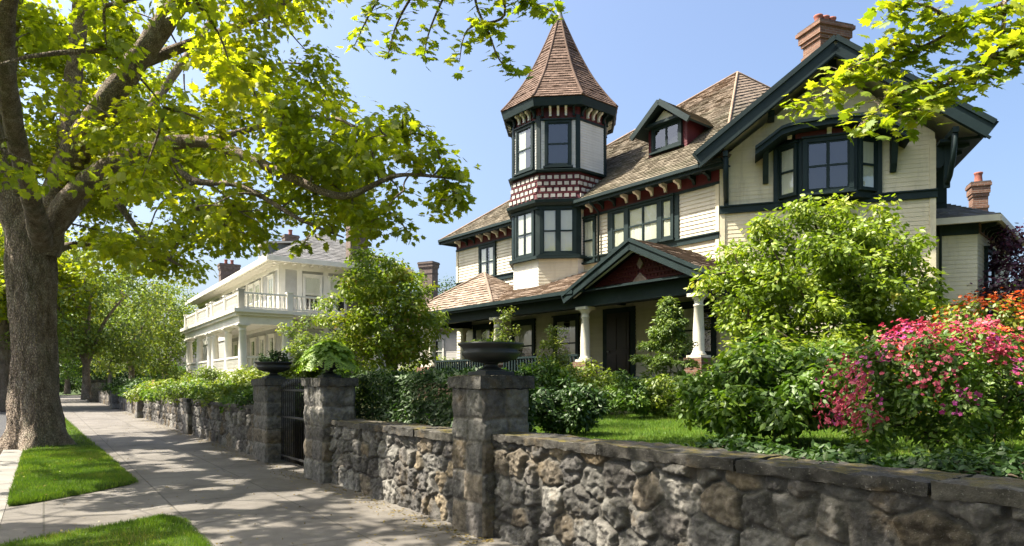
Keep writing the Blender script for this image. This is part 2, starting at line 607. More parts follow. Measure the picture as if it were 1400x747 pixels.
def bracket(F, x, y, parent, L=.42, H=.34, w=.1, mat=None, name='bracket'):
    """scroll bracket hanging under a soffit at height y, projecting L"""
    prof = [(0, 0), (L, 0), (L, -.07), (L * .86, -.11), (L * .62, -.12), (L * .42, -H * .5), (L * .28, -H * .8), (.1, -H), (0, -H)]
    mb = MB()
    a = [F.p(x - w / 2, y + q, z) for z, q in prof]
    b = [F.p(x + w / 2, y + q, z) for z, q in prof]
    mb.poly(a)
    mb.poly(b[::-1])
    for i in range(len(prof)):
        j = (i + 1) % len(prof)
        mb.poly([a[j], a[i], b[i], b[j]])
    return mb.build(name, mat or M['cream_trim'], parent)


def trimbar(F, x0, x1, y0, y1, d, name, parent, mat=None, z0=0.0):
    mb = MB()
    mb.box(F, x0, x1, y0, y1, z0, d)
    return mb.build(name, mat or M['trim'], parent)


# ------------------------------------------------------------------ leaves
def half_pair(half):
    """mirror a half outline (x>=0) into two faces sharing the midrib"""
    n = len(half)
    vs = [(x, y, -.22 * abs(x) - .12 * y * y) for x, y in half] + [(-x, y, -.22 * abs(x) - .12 * y * y) for x, y in half]
    return np.array(vs, float), [list(range(n)), list(range(n, 2 * n))[::-1]]


MAPLE = half_pair([(0, 0), (.2, -.06), (.42, .1), (.30, .2), (.56, .42), (.30, .45), (.27, .74), (.12, .68), (0, 1.0)])
OVAL = half_pair([(0, 0), (.2, .22), (.24, .55), (0, 1)])
LANCE = half_pair([(0, 0), (.11, .25), (.12, .55), (0, 1)])
BLADE = (np.array([(-.06, 0, 0), (.06, 0, 0), (0, 1, .12)], float), [[0, 1, 2]])
PETAL = half_pair([(0, 0), (.34, .3), (.3, .8), (0, .95)])


def unit(a):
    return a / np.maximum(np.linalg.norm(a, axis=1, keepdims=True), 1e-9)


def leaves(name, P, S, N, T, tmpl, mat, parent=None, rnd=None, base=None, label=None):
    tv, tf = tmpl
    P = np.asarray(P, float)
    n = len(P)
    b = base_of(parent) if base is None else base
    P = P - np.array([b.x, b.y, b.z])
    N = unit(np.asarray(N, float))
    T = np.asarray(T, float)
    T = unit(T - N * (T * N).sum(1, keepdims=True))
    R = np.cross(T, N)
    S = np.asarray(S, float).reshape(-1, 1, 1) * np.ones((n, 1, 1))
    vs = P[:, None, :] + S * (tv[None, :, 0:1] * R[:, None, :] + tv[None, :, 1:2] * T[:, None, :] + tv[None, :, 2:3] * N[:, None, :])
    K = len(tv)
    me = bpy.data.meshes.new(name)
    me.vertices.add(n * K)
    me.vertices.foreach_set('co', vs.astype(np.float32).ravel())
    fl = [len(f) for f in tf]
    idx = np.concatenate([np.array(f) for f in tf])
    loops = (idx[None, :] + (np.arange(n) * K)[:, None]).astype(np.int32).ravel()
    tot = np.tile(np.array(fl, np.int32), n)
    start = np.concatenate([[0], np.cumsum(tot)[:-1]]).astype(np.int32)
    me.loops.add(len(loops))
    me.loops.foreach_set('vertex_index', loops)
    me.polygons.add(len(tot))
    me.polygons.foreach_set('loop_start', start)
    me.polygons.foreach_set('loop_total', tot)
    me.update(calc_edges=True)
    a = me.attributes.new('rnd', 'FLOAT', 'FACE')
    if rnd is None:
        rnd = RNG.random(n)
    a.data.foreach_set('value', np.repeat(np.clip(rnd, 0, 1).astype(np.float32), len(tf)))
    o = link(name, me, mat, parent)
    if parent is None and base is not None:
        o.location = base
    return o


def cloud(C, R, n, flat=.75, shell=.35, droop=.35, up=.6, jitter=.7):
    """leaf positions, normals, tips round clump centres C with radii R"""
    C, R = np.asarray(C, float), np.asarray(R, float)
    k = len(C)
    n = np.broadcast_to(np.asarray(n), (k,)).astype(int)
    ci = np.repeat(np.arange(k), n)
    m = len(ci)
    d = unit(RNG.normal(size=(m, 3)))
    r = RNG.random(m) ** shell
    off = d * r[:, None] * R[ci][:, None]
    off[:, 2] *= flat
    P = C[ci] + off
    N = d * .55 + np.array([0, 0, up]) + RNG.normal(size=(m, 3)) * jitter * .6
    T = d * np.array([1, 1, .4]) + RNG.normal(size=(m, 3)) * .6 + np.array([0, 0, -droop])
    tone = RNG.random(k)[ci]
    return P, N, T, tone


def path_smooth(pts, rad, k=6):
    """Catmull-Rom"""
    P = [V(p) for p in pts]
    out, ro = [], []
    n = len(P)
    for i in range(n - 1):
        p0, p1, p2, p3 = P[max(i - 1, 0)], P[i], P[i + 1], P[min(i + 2, n - 1)]
        for j in range(k):
            t = j / k
            out.append(.5 * ((2 * p1) + (p2 - p0) * t + (2 * p0 - 5 * p1 + 4 * p2 - p3) * t * t + (3 * p1 - p0 - 3 * p2 + p3) * t ** 3))
            ro.append(rad[i] + (rad[i + 1] - rad[i]) * t)
    out.append(P[-1])
    ro.append(rad[-1])
    return out, ro


def grow(mb, nodes, C, r0=.035, m=0, n=5, maxr=.1):
    """twigs from the nearest existing node to every clump centre"""
    nodes = [tuple(p) for p in nodes]
    N = np.array(nodes)
    C = np.asarray(C)
    d0 = np.array([np.min(((N - c) ** 2).sum(1)) for c in C])
    for i in np.argsort(d0):
        c = C[i]
        dd = ((N - c) ** 2).sum(1)
        a = V(N[np.argmin(dd)])
        b = V(c)
        L = (b - a).length
        if L < .05:
            continue
        mid = (a + b) / 2 + V((random.uniform(-1, 1), random.uniform(-1, 1), random.uniform(-.2, .9))) * L * .14
        pts, rr = path_smooth([a, mid, b], [min(maxr, r0 * (.5 + .5 * L)), r0 * .65, r0 * .25], 4)
        mb.tube(pts, rr, n, m, cap=False)
        N = np.vstack([N, np.array([tuple(p) for p in pts[2:]])])


def inpoly(x, y, poly):
    c = False
    n = len(poly)
    for i in range(n):
        x0, y0 = poly[i]
        x1, y1 = poly[(i + 1) % n]
        if (y0 > y) != (y1 > y) and x < (x1 - x0) * (y - y0) / (y1 - y0) + x0:
            c = not c
    return c


# ------------------------------------------------------------------ numpy noise + stone faces
def vnoise(x, y, seed=0):
    r = np.random.default_rng(seed)
    T = r.random((256, 256))
    xi, yi = np.floor(x).astype(int), np.floor(y).astype(int)
    fx, fy = x - xi, y - yi
    fx, fy = fx * fx * (3 - 2 * fx), fy * fy * (3 - 2 * fy)
    g = lambda a, b: T[a % 256, b % 256]
    return (g(xi, yi) * (1 - fx) + g(xi + 1, yi) * fx) * (1 - fy) + (g(xi, yi + 1) * (1 - fx) + g(xi + 1, yi + 1) * fx) * fy


def fbm(x, y, oct=5, seed=0):
    s, a, t = 0, .5, 0
    for i in range(oct):
        s = s + a * vnoise(x, y, seed + i)
        t += a
        x, y, a = x * 2.03 + 17, y * 2.03 + 31, a * .5
    return s / t


def sstep(a, b, x):
    t = np.clip((x - a) / (b - a), 0, 1)
    return t * t * (3 - 2 * t)


STONES = np.array([.72, .695, .655]) * np.array([(.24, .235, .225), (.19, .185, .18), (.15, .145, .145), (.30, .29, .275), (.22, .19, .155), (.27, .225, .165), (.21, .165, .11), (.17, .16, .155)])


def rubble(X, Y, W, H, size, seed):
    """irregular boulders: displacement, colour"""
    r = np.random.default_rng(seed)
    pts, wt = [], []
    y = 0
    while y < H + size:
        h = size * r.uniform(.6, 1.15)
        x = -size * r.random()
        while x < W + size:
            w = size * r.choice([.55, .75, 1.0, 1.25, 1.6])
            pts.append((x + w / 2, y + h / 2 + r.uniform(-.16, .16) * h))
            wt.append((min(w, 1.3 * size) * .28) ** 2)
            x += w
        y += h * .95
    pts, wt = np.array(pts), np.array(wt)
    wx = X + (fbm(X * 5, Y * 5, 4, seed + 3) - .5) * size * .42
    wy = Y + (fbm(X * 5 + 50, Y * 5, 4, seed + 9) - .5) * size * .42
    f1 = np.full(X.shape, 1e9)
    f2 = np.full(X.shape, 1e9)
    i1 = np.zeros(X.shape, int)
    for i, (p, w) in enumerate(zip(pts, wt)):
        d = ((wx - p[0]) * .85) ** 2 + ((wy - p[1]) * 1.1) ** 2 - w * .8
        b = d < f1
        f2 = np.where(b, f1, np.minimum(f2, d))
        i1 = np.where(b, i, i1)
        f1 = np.where(b, d, f1)
    edge = (f2 - f1) / (size * 1.0)
    k = r.random(len(pts))
    cid = r.choice(len(STONES), len(pts), p=[.2, .2, .16, .12, .1, .07, .03, .12])
    body = sstep(.012, .06, edge)
    dome = sstep(0, .6, edge)
    tilt = (wx - pts[i1][..., 0]) * (k[i1] - .5) * .35 + (wy - pts[i1][..., 1]) * (r.random(len(pts))[i1] - .5) * .3
    face = (np.abs(fbm(X * 9 + k[i1] * 30, Y * 9, 5, seed + 21) - .5) * 2)
    z = body * (.020 + .026 * k[i1] + .024 * dome + tilt * .9 + (face - .3) * .06 + np.abs(fbm(X * 3 + k[i1] * 50, Y * 3, 2, seed + 33) - .5) * .07) + (fbm(X * 24, Y * 24, 4, seed + 5) - .5) * (.012 + .022 * body)
    col = STONES[cid[i1]] * (.6 + .75 * r.random(len(pts))[i1])[..., None]
    mort = np.array([.105, .098, .087])  # mortar tone darkened to carry the shade of recessed joints
    col = mort + (col - mort) * body[..., None]
    return z, col


def ashlar(X, Y, W, H, rows, seed):
    r = np.random.default_rng(seed)
    z = np.zeros(X.shape)
    col = np.zeros(X.shape + (3,))
    wx = X + (fbm(X * 6, Y * 6, 3, seed) - .5) * .05
    wy = Y + (fbm(X * 6 + 9, Y * 6, 3, seed + 1) - .5) * .05
    ye = np.cumsum(r.uniform(.75, 1.25, rows))
    ye = np.concatenate([[0], ye / ye[-1] * H])
    for i in range(rows):
        if r.random() < .3:
            xe = [0, W]
        else:
            c = r.uniform(.3, .7) * W
            xe = [0, c, W]
        for a, b in zip(xe, xe[1:]):
            m = (wy >= ye[i]) & (wy < ye[i + 1]) & (wx >= a - (1 if a == 0 else 0)) & (wx < b + (1 if b == W else 0))
            ex = np.minimum(np.where(a > 0, wx - a, 9), np.where(b < W, b - wx, 9))
            e = np.minimum(ex, np.minimum(wy - ye[i] if i else 9, ye[i + 1] - wy if i < rows - 1 else 9))
            body = sstep(.004, .03, e)
            dm = sstep(0, .14, e)
            k = r.random()
            f = np.abs(fbm(X * 7 + k * 40, Y * 7, 5, seed + 2 + i) - .5) * 2
            zz = body * (.012 + .016 * dm + (f - .3) * .03 + .01 * k)
            cc = STONES[r.choice([0, 0, 1, 3, 4, 7])] * r.uniform(.85, 1.25)
            mo = np.array([.17, .155, .135])
            z = np.where(m, zz, z)
            col = np.where(m[..., None], mo + (cc - mo) * body[..., None], col)
    z += (fbm(X * 26, Y * 26, 4, seed + 50) - .5) * .02
    return z, col


def face_grid(F, W, H, res, fn, taper=None):
    nx, ny = max(2, int(W / res)), max(2, int(H / res))
    X, Y = np.meshgrid(np.linspace(0, W, nx + 1), np.linspace(0, H, ny + 1))
    z, col = fn(X, Y)
    if taper:
        e = np.minimum(X, W - X)
        z = z * sstep(0, taper, e)
    P = np.array(F.o)[None, None] + X[..., None] * np.array(F.ex) + Y[..., None] * np.array(F.ey) + z[..., None] * np.array(F.en)
    i = np.arange((nx + 1) * (ny + 1)).reshape(ny + 1, nx + 1)
    q = np.stack([i[:-1, :-1], i[:-1, 1:], i[1:, 1:], i[1:, :-1]], -1).reshape(-1, 4)
    return P.reshape(-1, 3), q, col.reshape(-1, 3)


def grid_obj(name, parts, mat, parent, smooth=True):
    b = base_of(parent)
    vs = np.concatenate([p[0] for p in parts]) - np.array(b)
    off, qs = 0, []
    for p in parts:
        qs.append(p[1] + off)
        off += len(p[0])
    q = np.concatenate(qs)
    col = np.concatenate([p[2] for p in parts])
    me = bpy.data.meshes.new(name)
    me.vertices.add(len(vs))
    me.vertices.foreach_set('co', vs.astype(np.float32).ravel())
    me.loops.add(q.size)
    me.loops.foreach_set('vertex_index', q.astype(np.int32).ravel())
    me.polygons.add(len(q))
    me.polygons.foreach_set('loop_start', (np.arange(len(q)) * 4).astype(np.int32))
    me.polygons.foreach_set('loop_total', np.full(len(q), 4, np.int32))
    me.polygons.foreach_set('use_smooth', np.full(len(q), smooth))
    me.update(calc_edges=True)
    a = me.color_attributes.new('Col', 'FLOAT_COLOR', 'POINT')
    a.data.foreach_set('color', np.concatenate([col, np.ones((len(col), 1))], 1).astype(np.float32).ravel())
    return link(name, me, mat, parent)


def rough_block(F, x0, x1, y0, y1, z0, z1, res, amp, seed, col):
    """a rock-faced slab: six noisy faces that share their rims"""
    out = []
    W, H, D = x1 - x0, y1 - y0, z1 - z0
    c = F.p(x0, y0, z0)
    faces = [(F.p(x0, y0, z1), F.ex, F.ey, F.en, W, H), (F.p(x1, y0, z0), -F.ex, F.ey, -F.en, W, H),
             (F.p(x1, y0, z1), -F.en, F.ey, F.ex, D, H), (F.p(x0, y0, z0), F.en, F.ey, -F.ex, D, H),
             (F.p(x0, y1, z1), F.ex, -F.en, F.ey, W, D), (F.p(x0, y0, z0), F.ex, F.en, -F.ey, W, D)]
    for i, (o, ex, ey, en, w, h) in enumerate(faces):
        nx, ny = max(1, int(w / res)), max(1, int(h / res))
        X, Y = np.meshgrid(np.linspace(0, w, nx + 1), np.linspace(0, h, ny + 1))
        P = np.array(o)[None, None] + X[..., None] * np.array(ex) + Y[..., None] * np.array(ey)
        # shared 3-D displacement so that rims stay closed
        g = P @ np.array([[7.1, 1.3], [2.2, 6.3], [5.7, 7.9]])
        n1 = fbm(g[..., 0], g[..., 1], 4, seed) - .5
        g2 = P @ np.array([[23., 5.], [7., 21.], [19., 27.]])
        n2 = fbm(g2[..., 0], g2[..., 1], 3, seed + 3) - .5
        ctr = np.array(F.p((x0 + x1) / 2, (y0 + y1) / 2, (z0 + z1) / 2))
        dirv = P - ctr
        loc = np.stack([dirv @ np.array(F.ex) / (W / 2), dirv @ np.array(F.ey) / (H / 2), dirv @ np.array(F.en) / (D / 2)], -1)
        k = np.sign(loc) * np.abs(loc) ** 8
        dv = k[..., 0:1] * np.array(F.ex) + k[..., 1:2] * np.array(F.ey) + k[..., 2:3] * np.array(F.en)
        P = P + dv * (n1 * amp + n2 * amp * .5)[..., None] - dv * .006
        ii = np.arange((nx + 1) * (ny + 1)).reshape(ny + 1, nx + 1)
        q = np.stack([ii[:-1, :-1], ii[:-1, 1:], ii[1:, 1:], ii[1:, :-1]], -1).reshape(-1, 4)
        cc = np.array(col) * (.8 + .5 * fbm(g[..., 0] * .6, g[..., 1] * .6, 3, seed + 8))[..., None]
        out.append((P.reshape(-1, 3), q, cc.reshape(-1, 3)))
    return out
# ================================================================== THE GREEN TRIMMED HOUSE
P0 = V((6.415, 21.0, 0))
TM = V((-.636, .771, 0)).normalized()
NB = V((TM.y, -TM.x, 0))          # into the house
NW = V((-.326, -.945, 0)).normalized()


def hp(L, D, z):
    q = P0 + TM * L + NB * D
    return V((q.x, q.y, z))


house = thing('victorian_house', hp(6, 4, .9), 'cream clapboard house with dark green trim, pointed octagonal tower and gabled porch', 'house')
FM = Fr(P0, -NB)                  # x = -L, y = height
T, CR, WH = M['trim'], M['cream'], M['white_side']

# ---- main block walls
siding(FM, [(-14.1, 1.0), (0, 1.0), (0, 8.2), (-14.1, 8.2)], 'front_wall', M['pale'], house, .13, .026)
FL = Fr(hp(14.1, 0, 0), TM)
siding(FL, [(-11, 1.0), (0, 1.0), (0, 8.2), (-11, 8.2)], 'side_wall', M['pale'], house)
mb = MB()
mb.box(FM, -14.0, -.05, 1.0, 8.1, -11, -.05)
mb.build('house_core', M['dark_room'], house)
trimbar(FM, -14.1, -.02, 7.88, 8.24, .05, 'frieze', house, M['red'])
trimbar(FM, -14.12, -.02, 7.80, 7.88, .075, 'frieze_moulding', house)
trimbar(FM, -14.1, -.02, 6.12, 6.30, .07, 'belt_course', house)
trimbar(FM, -14.1, -.02, 6.30, 6.34, .11, 'belt_cap', house)
trimbar(FM, -14.12, -13.98, 4.6, 7.88, .05, 'corner_board', house, CR)
trimbar(FM, -4.62, -4.42, 6.34, 7.80, .06, 'pilaster', house)
trimbar(FM, -.14, -.02, 4.6, 7.8, .06, 'corner_board', house, CR)
# soffit, fascia, gutter
mb = MB()
mb.box(FM, -14.75, .35, 8.24, 8.28, 0.0, .50)
mb.build('soffit', T, house)
mb = MB()
mb.box(FM, -14.75, .40, 8.16, 8.34, .50, .56)
mb.box(FM, -14.75, .44, 8.27, 8.38, .56, .65)
mb.build('gutter', T, house)
mb = MB()
mb.box(FL, -11, .6, 8.18, 8.36, .6, .68)
mb.build('side_gutter', T, house)
for L in np.arange(.35, 14.1, .56):
    if not 6.1 < L < 9.0:
        bracket(FM, -L, 8.24, house, .38, .28, .09, M['white_trim'] if int(L * 10) % 3 else T)
# ---- windows of the main block
window(FM, -3.62, -2.36, 6.46, 7.72, house, 2, 2, 'full', .09)
window(FM, -4.34, -3.80, 6.46, 7.72, house, 1, 2, 'full', .09)
window(FM, -2.18, -1.80, 6.46, 7.72, house, 1, 2, 'full', .09)
trimbar(FM, -1.68, -1.52, 6.34, 7.80, .06, 'pilaster', house)
window(FM, -5.82, -5.30, 6.2, 7.70, house, 1, 2, 'full', .09)
window(FM, -12.2, -11.25, 6.35, 7.66, house, 2, 2, 'sides', .12)
# ---- ground floor behind the porch
trimbar(FM, -4.85, -3.35, 1.85, 4.34, .06, 'door_surround', house)
mb = MB()
mb.box(FM, -4.62, -3.58, 1.85, 4.15, .06, .10)
for y0, y1 in ((2.0, 2.7), (2.85, 4.0)):
    mb.box(FM, -4.5, -4.16, y0, y1, .10, .115)
    mb.box(FM, -4.04, -3.7, y0, y1, .10, .115)
d = mb.build('door', M['door'], house)
mb = MB()
mb.lathe(FM.p(-4.52, 2.8, .15), [(.005, -.035), (.035, -.02), (.035, .02), (.005, .035)], 10)
mb.build('handle', M['lead'], d)
window(FM, -1.45, -.25, 2.6, 4.1, house, 2, 2, 'left', .12)
window(FM, -9.9, -8.7, 2.3, 4.1, house, 1, 2, 'half', .14)
window(FM, -7.3, -6.2, 2.3, 4.1, house, 1, 2, 'sides', .14)
window(FM, -12.6, -11.5, 2.3, 4.1, house, 1, 2, 'sides', .14)
window(FL, -4.2, -3.0, 2.3, 4.1, house, 1, 2, 'sides', .14)
window(FL, -4.2, -3.0, 6.3, 7.6, house, 1, 2, 'sides', .14)

# ---- main roof
AP = hp(5.02, 8.91, 15.56)
EL, ER = hp(14.78, -.55, 8.34), hp(-.45, -.55, 8.34)
BL = hp(14.78, 18.0, 8.30)
BRt = V((14.5, 31.5, 14.0))
EB = hp(-.45, 18, 8.3)
roof([EL, ER, AP], 'roof', M['shingle'], house)
roof([BL, EL, AP], 'side_roof', M['shingle'], house, seg=0)
roof([ER, BRt, AP], 'rear_roof', M['shingle'], house, seg=.25)
mb = MB()
for a, b in ((EL, AP), (ER, AP), (AP, BRt)):
    p, r = path_smooth([a + V((0, 0, .03)), (a + b) / 2 + V((0, 0, .03)), b + V((0, 0, .04))], [.05, .05, .05], 5)
    mb.tube(p, r, 6)
mb.build('ridge_cap', simple('ridge_cap_shingle', (.18, .12, .08), (.30, .21, .14), 4, .85, .3, 20), house)

# ---- dormer
DD = 1.55
FD = Fr(hp(0, DD, 0), -NB)
dc = -3.2
half, ez, az = 1.22, 10.74, 11.70
siding(FD, [(dc - .85, 9.7), (dc + .85, 9.7), (dc + .85, 10.9), (dc, 11.5), (dc - .85, 10.9)], 'dormer_wall', M['red'], house, .1, .012)
mb = MB()
for s in (-1, 1):
    x = dc + s * .85
    pts = [FD.p(x, 9.6, 0), FD.p(x, 9.6, -2.0), FD.p(x, 11.0, -2.0), FD.p(x, 11.0, 0)]
    mb.poly(pts)
mb.build('dormer_cheek', M['red'], house)
window(FD, dc - .54, dc + .54, 10.12, 10.86, house, 2, 1, None, .12)
mb = MB()
for s in (-1, 1):
    a, b = FD.p(dc + s * half, ez, .5), FD.p(dc, az, .5)
    a2, b2 = FD.p(dc + s * half, ez, -3), FD.p(dc, az, -3.4)
    roof([a2, a, b, b2] if s > 0 else [a, a2, b2, b], 'dormer_roof', M['shingle'], house, under=.08)
    mb.beam(FD.p(dc + s * (half + .05), ez - .10, .5), FD.p(dc, az - .06, .5), .08, .19, FD.en.cross(b - a))
mb.build('dormer_bargeboard', T, house)
trimbar(FD, dc - .85, dc + .85, 10.95, 11.05, .3, 'dormer_beam', house)
mb = MB()
mb.prism(FD, [(dc - .42, 11.08), (dc + .42, 11.08), (dc, 11.4)], .02, .2)
mb.build('dormer_pediment', M['cream_trim'], house)

# ---- tower
TC = V((1.89, 27.1, 0))
A0 = math.atan2(-1, -.10)
TAN = math.tan(math.pi / 8)


def TF(k, apo):
    a = A0 + k * math.pi / 4
    n = V((math.cos(a), math.sin(a), 0))
    return Fr(TC + n * apo, n)


def octring(mb, levels, m=0):
    """levels: (apothem, z) outline swept round the octagon"""
    vs, fs = [], []
    for apo, z in levels:
        R = apo / math.cos(math.pi / 8)
        for k in range(8):
            a = A0 + (k + .5) * math.pi / 4
            vs.append(TC + V((R * math.cos(a), R * math.sin(a), z)))
    for i in range(len(levels) - 1):
        for k in range(8):
            q = (k + 1) % 8
            fs.append((i * 8 + k, i * 8 + q, (i + 1) * 8 + q, (i + 1) * 8 + k))
    mb.mesh(vs, fs, m)


apo = 1.76
hw = apo * TAN
for k in range(-4, 4):
    F = TF(k, apo)
    siding(F, [(-hw, 9.573), (hw, 9.573), (hw, 11.675), (-hw, 11.675)], 'tower_upper_wall', WH, house, .1, .016)
    if k in (-3, -2, -1, 0):
        siding(F, [(-hw, 5.261), (hw, 5.261), (hw, 6.393), (-hw, 6.393)], 'tower_lower_panel', WH if k == -1 else M['pale'], house, .12, .012)
        siding(F, [(-hw, 6.393), (hw, 6.393), (hw, 8.495), (-hw, 8.495)], 'tower_lower_wall', WH, house, .1, .016)
    if k in (1,):
        siding(F, [(-hw, 5.261), (hw, 5.261), (hw, 8.495), (-hw, 8.495)], 'tower_lower_wall', WH, house, .1, .016)
    if k in (-3, -2, -1, 0):
        window(F, -.40, .40, 9.767, 11.320, house, 1, 2, None if k == 0 else 'left', .1)
        if k == 0:
            window(F, -.56, .56, 6.512, 8.129, house, 2, 2, 'full', .12, mull=.2)
        else:
            window(F, -.44, .44, 6.512, 8.129, house, 2, 2, 'full', .12, mull=.06)
mb = MB()
mb.lathe(TC, [(1.5, 4.722), (1.5, 11.945)], 8, smooth=False)
mb.build('tower_core', M['dark_room'], house)
for k in range(8):
    a = A0 + (k + .5) * math.pi / 4
    c = TC + V((math.cos(a), math.sin(a), 0)) * (apo / math.cos(math.pi / 8) - .03)
    f = Fr(c, (math.cos(a), math.sin(a), 0))
    trimbar(f, -.085, .085, 9.573, 11.622, .065, 'corner_board', house, None, -.05)
    if k in (4, 5, 6, 7, 0):
        trimbar(f, -.12, .12, 6.393, 8.441, .068, 'corner_board', house, None, -.05)
mb = MB()
octring(mb, [(1.74, 9.498), (1.95, 9.498), (1.97, 9.573), (1.80, 9.649), (1.74, 9.649)])
mb.build('tower_moulding', T, house)
mb = MB()
octring(mb, [(1.70, 8.237), (1.93, 8.258), (2.02, 8.344), (2.04, 8.452), (1.9, 8.495), (1.70, 8.495)])
mb.build('tower_moulding', T, house)
mb = MB()
octring(mb, [(1.74, 6.296), (1.93, 6.296), (1.93, 6.404), (1.74, 6.447)])
mb.build('tower_sill_band', T, house)
mb = MB()
octring(mb, [(1.70, 8.129), (1.86, 8.150), (1.86, 8.280)])
mb.build('tower_moulding', T, house)
# chequered band
mb = MB()
octring(mb, [(1.94, 8.474), (1.84, 8.927), (1.80, 9.519)])
for k in range(8):
    F = TF(k, 1.80)
    for r, (y, zf) in enumerate(((8.603, .125), (8.840, .07), (9.077, .045), (9.315, .02))):
        n = 6
        w = 2 * 1.82 * TAN / n
        for i in range(n):
            x = -1.82 * TAN + w * (i + .5) + (w * .25 if r % 2 else -w * .25)
            if abs(x) > 1.8 * TAN - .02:
                continue
            mb.box(F, x - w * .33, x + w * .33, y - .064, y + .064, zf - .05, zf + .035, 1)
for k in range(8):
    F = TF(k, 1.80)
    for y, zf in ((8.722, .1), (8.959, .06), (9.196, .03), (9.422, .01)):
        mb.box(F, -1.86 * TAN, 1.86 * TAN, y - .02, y + .02, zf - .05, zf + .018)
mb.build('tower_band', [M['red'], simple('weathered_blocks', (.36, .33, .29), (.52, .49, .44), 4, .7, .2, 30)], house)
# cornice
mb = MB()
octring(mb, [(1.75, 11.427), (1.80, 11.427), (1.80, 11.514), (1.75, 11.514)])
mb.build('tower_moulding', T, house)
mb = MB()
octring(mb, [(1.78, 11.514), (1.80, 11.923)])
mb.build('tower_frieze', M['red'], house)
mb = MB()
octring(mb, [(1.75, 11.902), (2.06, 11.902), (2.08, 11.859), (2.14, 11.859), (2.20, 12.139), (2.14, 12.182), (1.6, 12.182)])
mb.build('tower_cornice', T, house)
for k in range(8):
    F = TF(k, 1.80)
    for x in (-.58, -.29, 0, .29, .58):
        bracket(F, x, 11.902, house, .25, .34, .085, M['white_trim'] if abs(x) < .5 else T)
# tower roof
prof = [(2.22, 12.161), (1.80, 12.700), (1.25, 13.562), (.70, 14.694), (.06, 16.257)]
for k in range(8):
    a0, a1 = A0 + (k - .5) * math.pi / 4, A0 + (k + .5) * math.pi / 4
    mb = MB()
    c = math.cos(math.pi / 8)
    for (r0, z0), (r1, z1) in zip(prof, prof[1:]):
        pt = lambda r, z, a: TC + V((r / c * math.cos(a), r / c * math.sin(a), z))
        pts = [pt(r0, z0, a0), pt(r0, z0, a1), pt(r1, z1, a1), pt(r1, z1, a0)]
        F = planef(*pts[:3])
        laps(mb, F, inplane(F, pts), .15, .026, .2, .35)
    mb.build('tower_roof', M['tower_shingle'], house)
mb = MB()
for k in range(8):
    a = A0 + (k + .5) * math.pi / 4
    c = math.cos(math.pi / 8)
    p, r = path_smooth([TC + V((q / c * math.cos(a), q / c * math.sin(a), z + .02)) for q, z in prof], [.06, .06, .055, .05, .04], 4)
    mb.tube(p, r, 6)
mb.build('tower_ridge_cap', M['tower_shingle'], house)
mb = MB()
mb.lathe(TC, [(.22, 15.880), (.17, 16.095), (.10, 16.365), (.07, 16.526), (.13, 16.602), (.15, 16.688), (.1, 16.796), (.04, 16.861), (.03, 17.227), (.012, 17.874)], 14)
mb.build('finial', M['lead'], house)

# ---- porch
mb = MB()
mb.box(FM, -13.4, 1.3, .85, 1.85, .03, 2.8)
mb.build('porch_floor', M['soil'], house)
mb = MB()
mb.box(FM, -13.45, 1.35, 1.78, 1.86, 2.78, 2.86)
mb.build('porch_edge', T, house)
mb = MB()
mb.box(FM, -13.2, 1.25, 4.12, 4.56, 2.36, 2.64)
mb.box(FM, -13.2, -12.92, 4.125, 4.55, 0.02, 2.36)
mb.box(FM, .97, 1.25, 4.125, 4.55, .3, 2.36)
mb.build('porch_beam', T, house)
mb = MB()
mb.box(FM, -13.2, 1.2, 4.46, 4.5, .03, 2.36)
mb.build('porch_ceiling', T, house)


def column(F, x, z, zb, zt, parent, r=.15, mat=None, name='column', ped=True, pedz=None):
    c = F.p(x, 0, z)
    mb = MB()
    f = F.off(x, 0, z)
    h = zt - zb
    mb.box(f, -r * 1.55, r * 1.55, zb, zb + .07, -r * 1.55, r * 1.55)
    mb.box(f, -r * 1.5, r * 1.5, zt - .09, zt, -r * 1.5, r * 1.5)
    mb.lathe(c, [(r * 1.35, zb + .07), (r * 1.4, zb + .10), (r * 1.1, zb + .16), (r * 1.05, zb + .2), (r * 1.02, zb + h * .4), (r * .82, zt - .36), (r * .95, zt - .34), (r * .95, zt - .31), (r * .8, zt - .29), (r * .82, zt - .2), (r * 1.25, zt - .12), (r * 1.35, zt - .09)], 20)
    o = mb.build(name, mat or M['col_paint'], parent)
    if ped:
        b = MB()
        b.box(f, -r * 1.9, r * 1.9, pedz, zb, -r * 1.9, r * 1.9)
        b.build('column_pedestal', M['brick'], parent)
    return o


for L in (-.97, 3.34, 7.9, 12.35, 12.85):
    column(FM, -L, 2.5, 2.36, 4.12, house, pedz=1.0)
column(FM, -12.9, .5, 2.36, 4.12, house, pedz=1.85)
for a, b in ((-12.1, -8.2), (-7.6, -3.65)):
    mb = MB()
    mb.box(FM, a, b, 2.55, 2.62, 2.45, 2.55)
    mb.box(FM, a, b, 1.98, 2.04, 2.46, 2.54)
    for x in np.arange(a + .1, b, .16):
        mb.box(FM, x - .03, x + .03, 2.04, 2.55, 2.47, 2.53)
    mb.build('porch_railing', T, house)
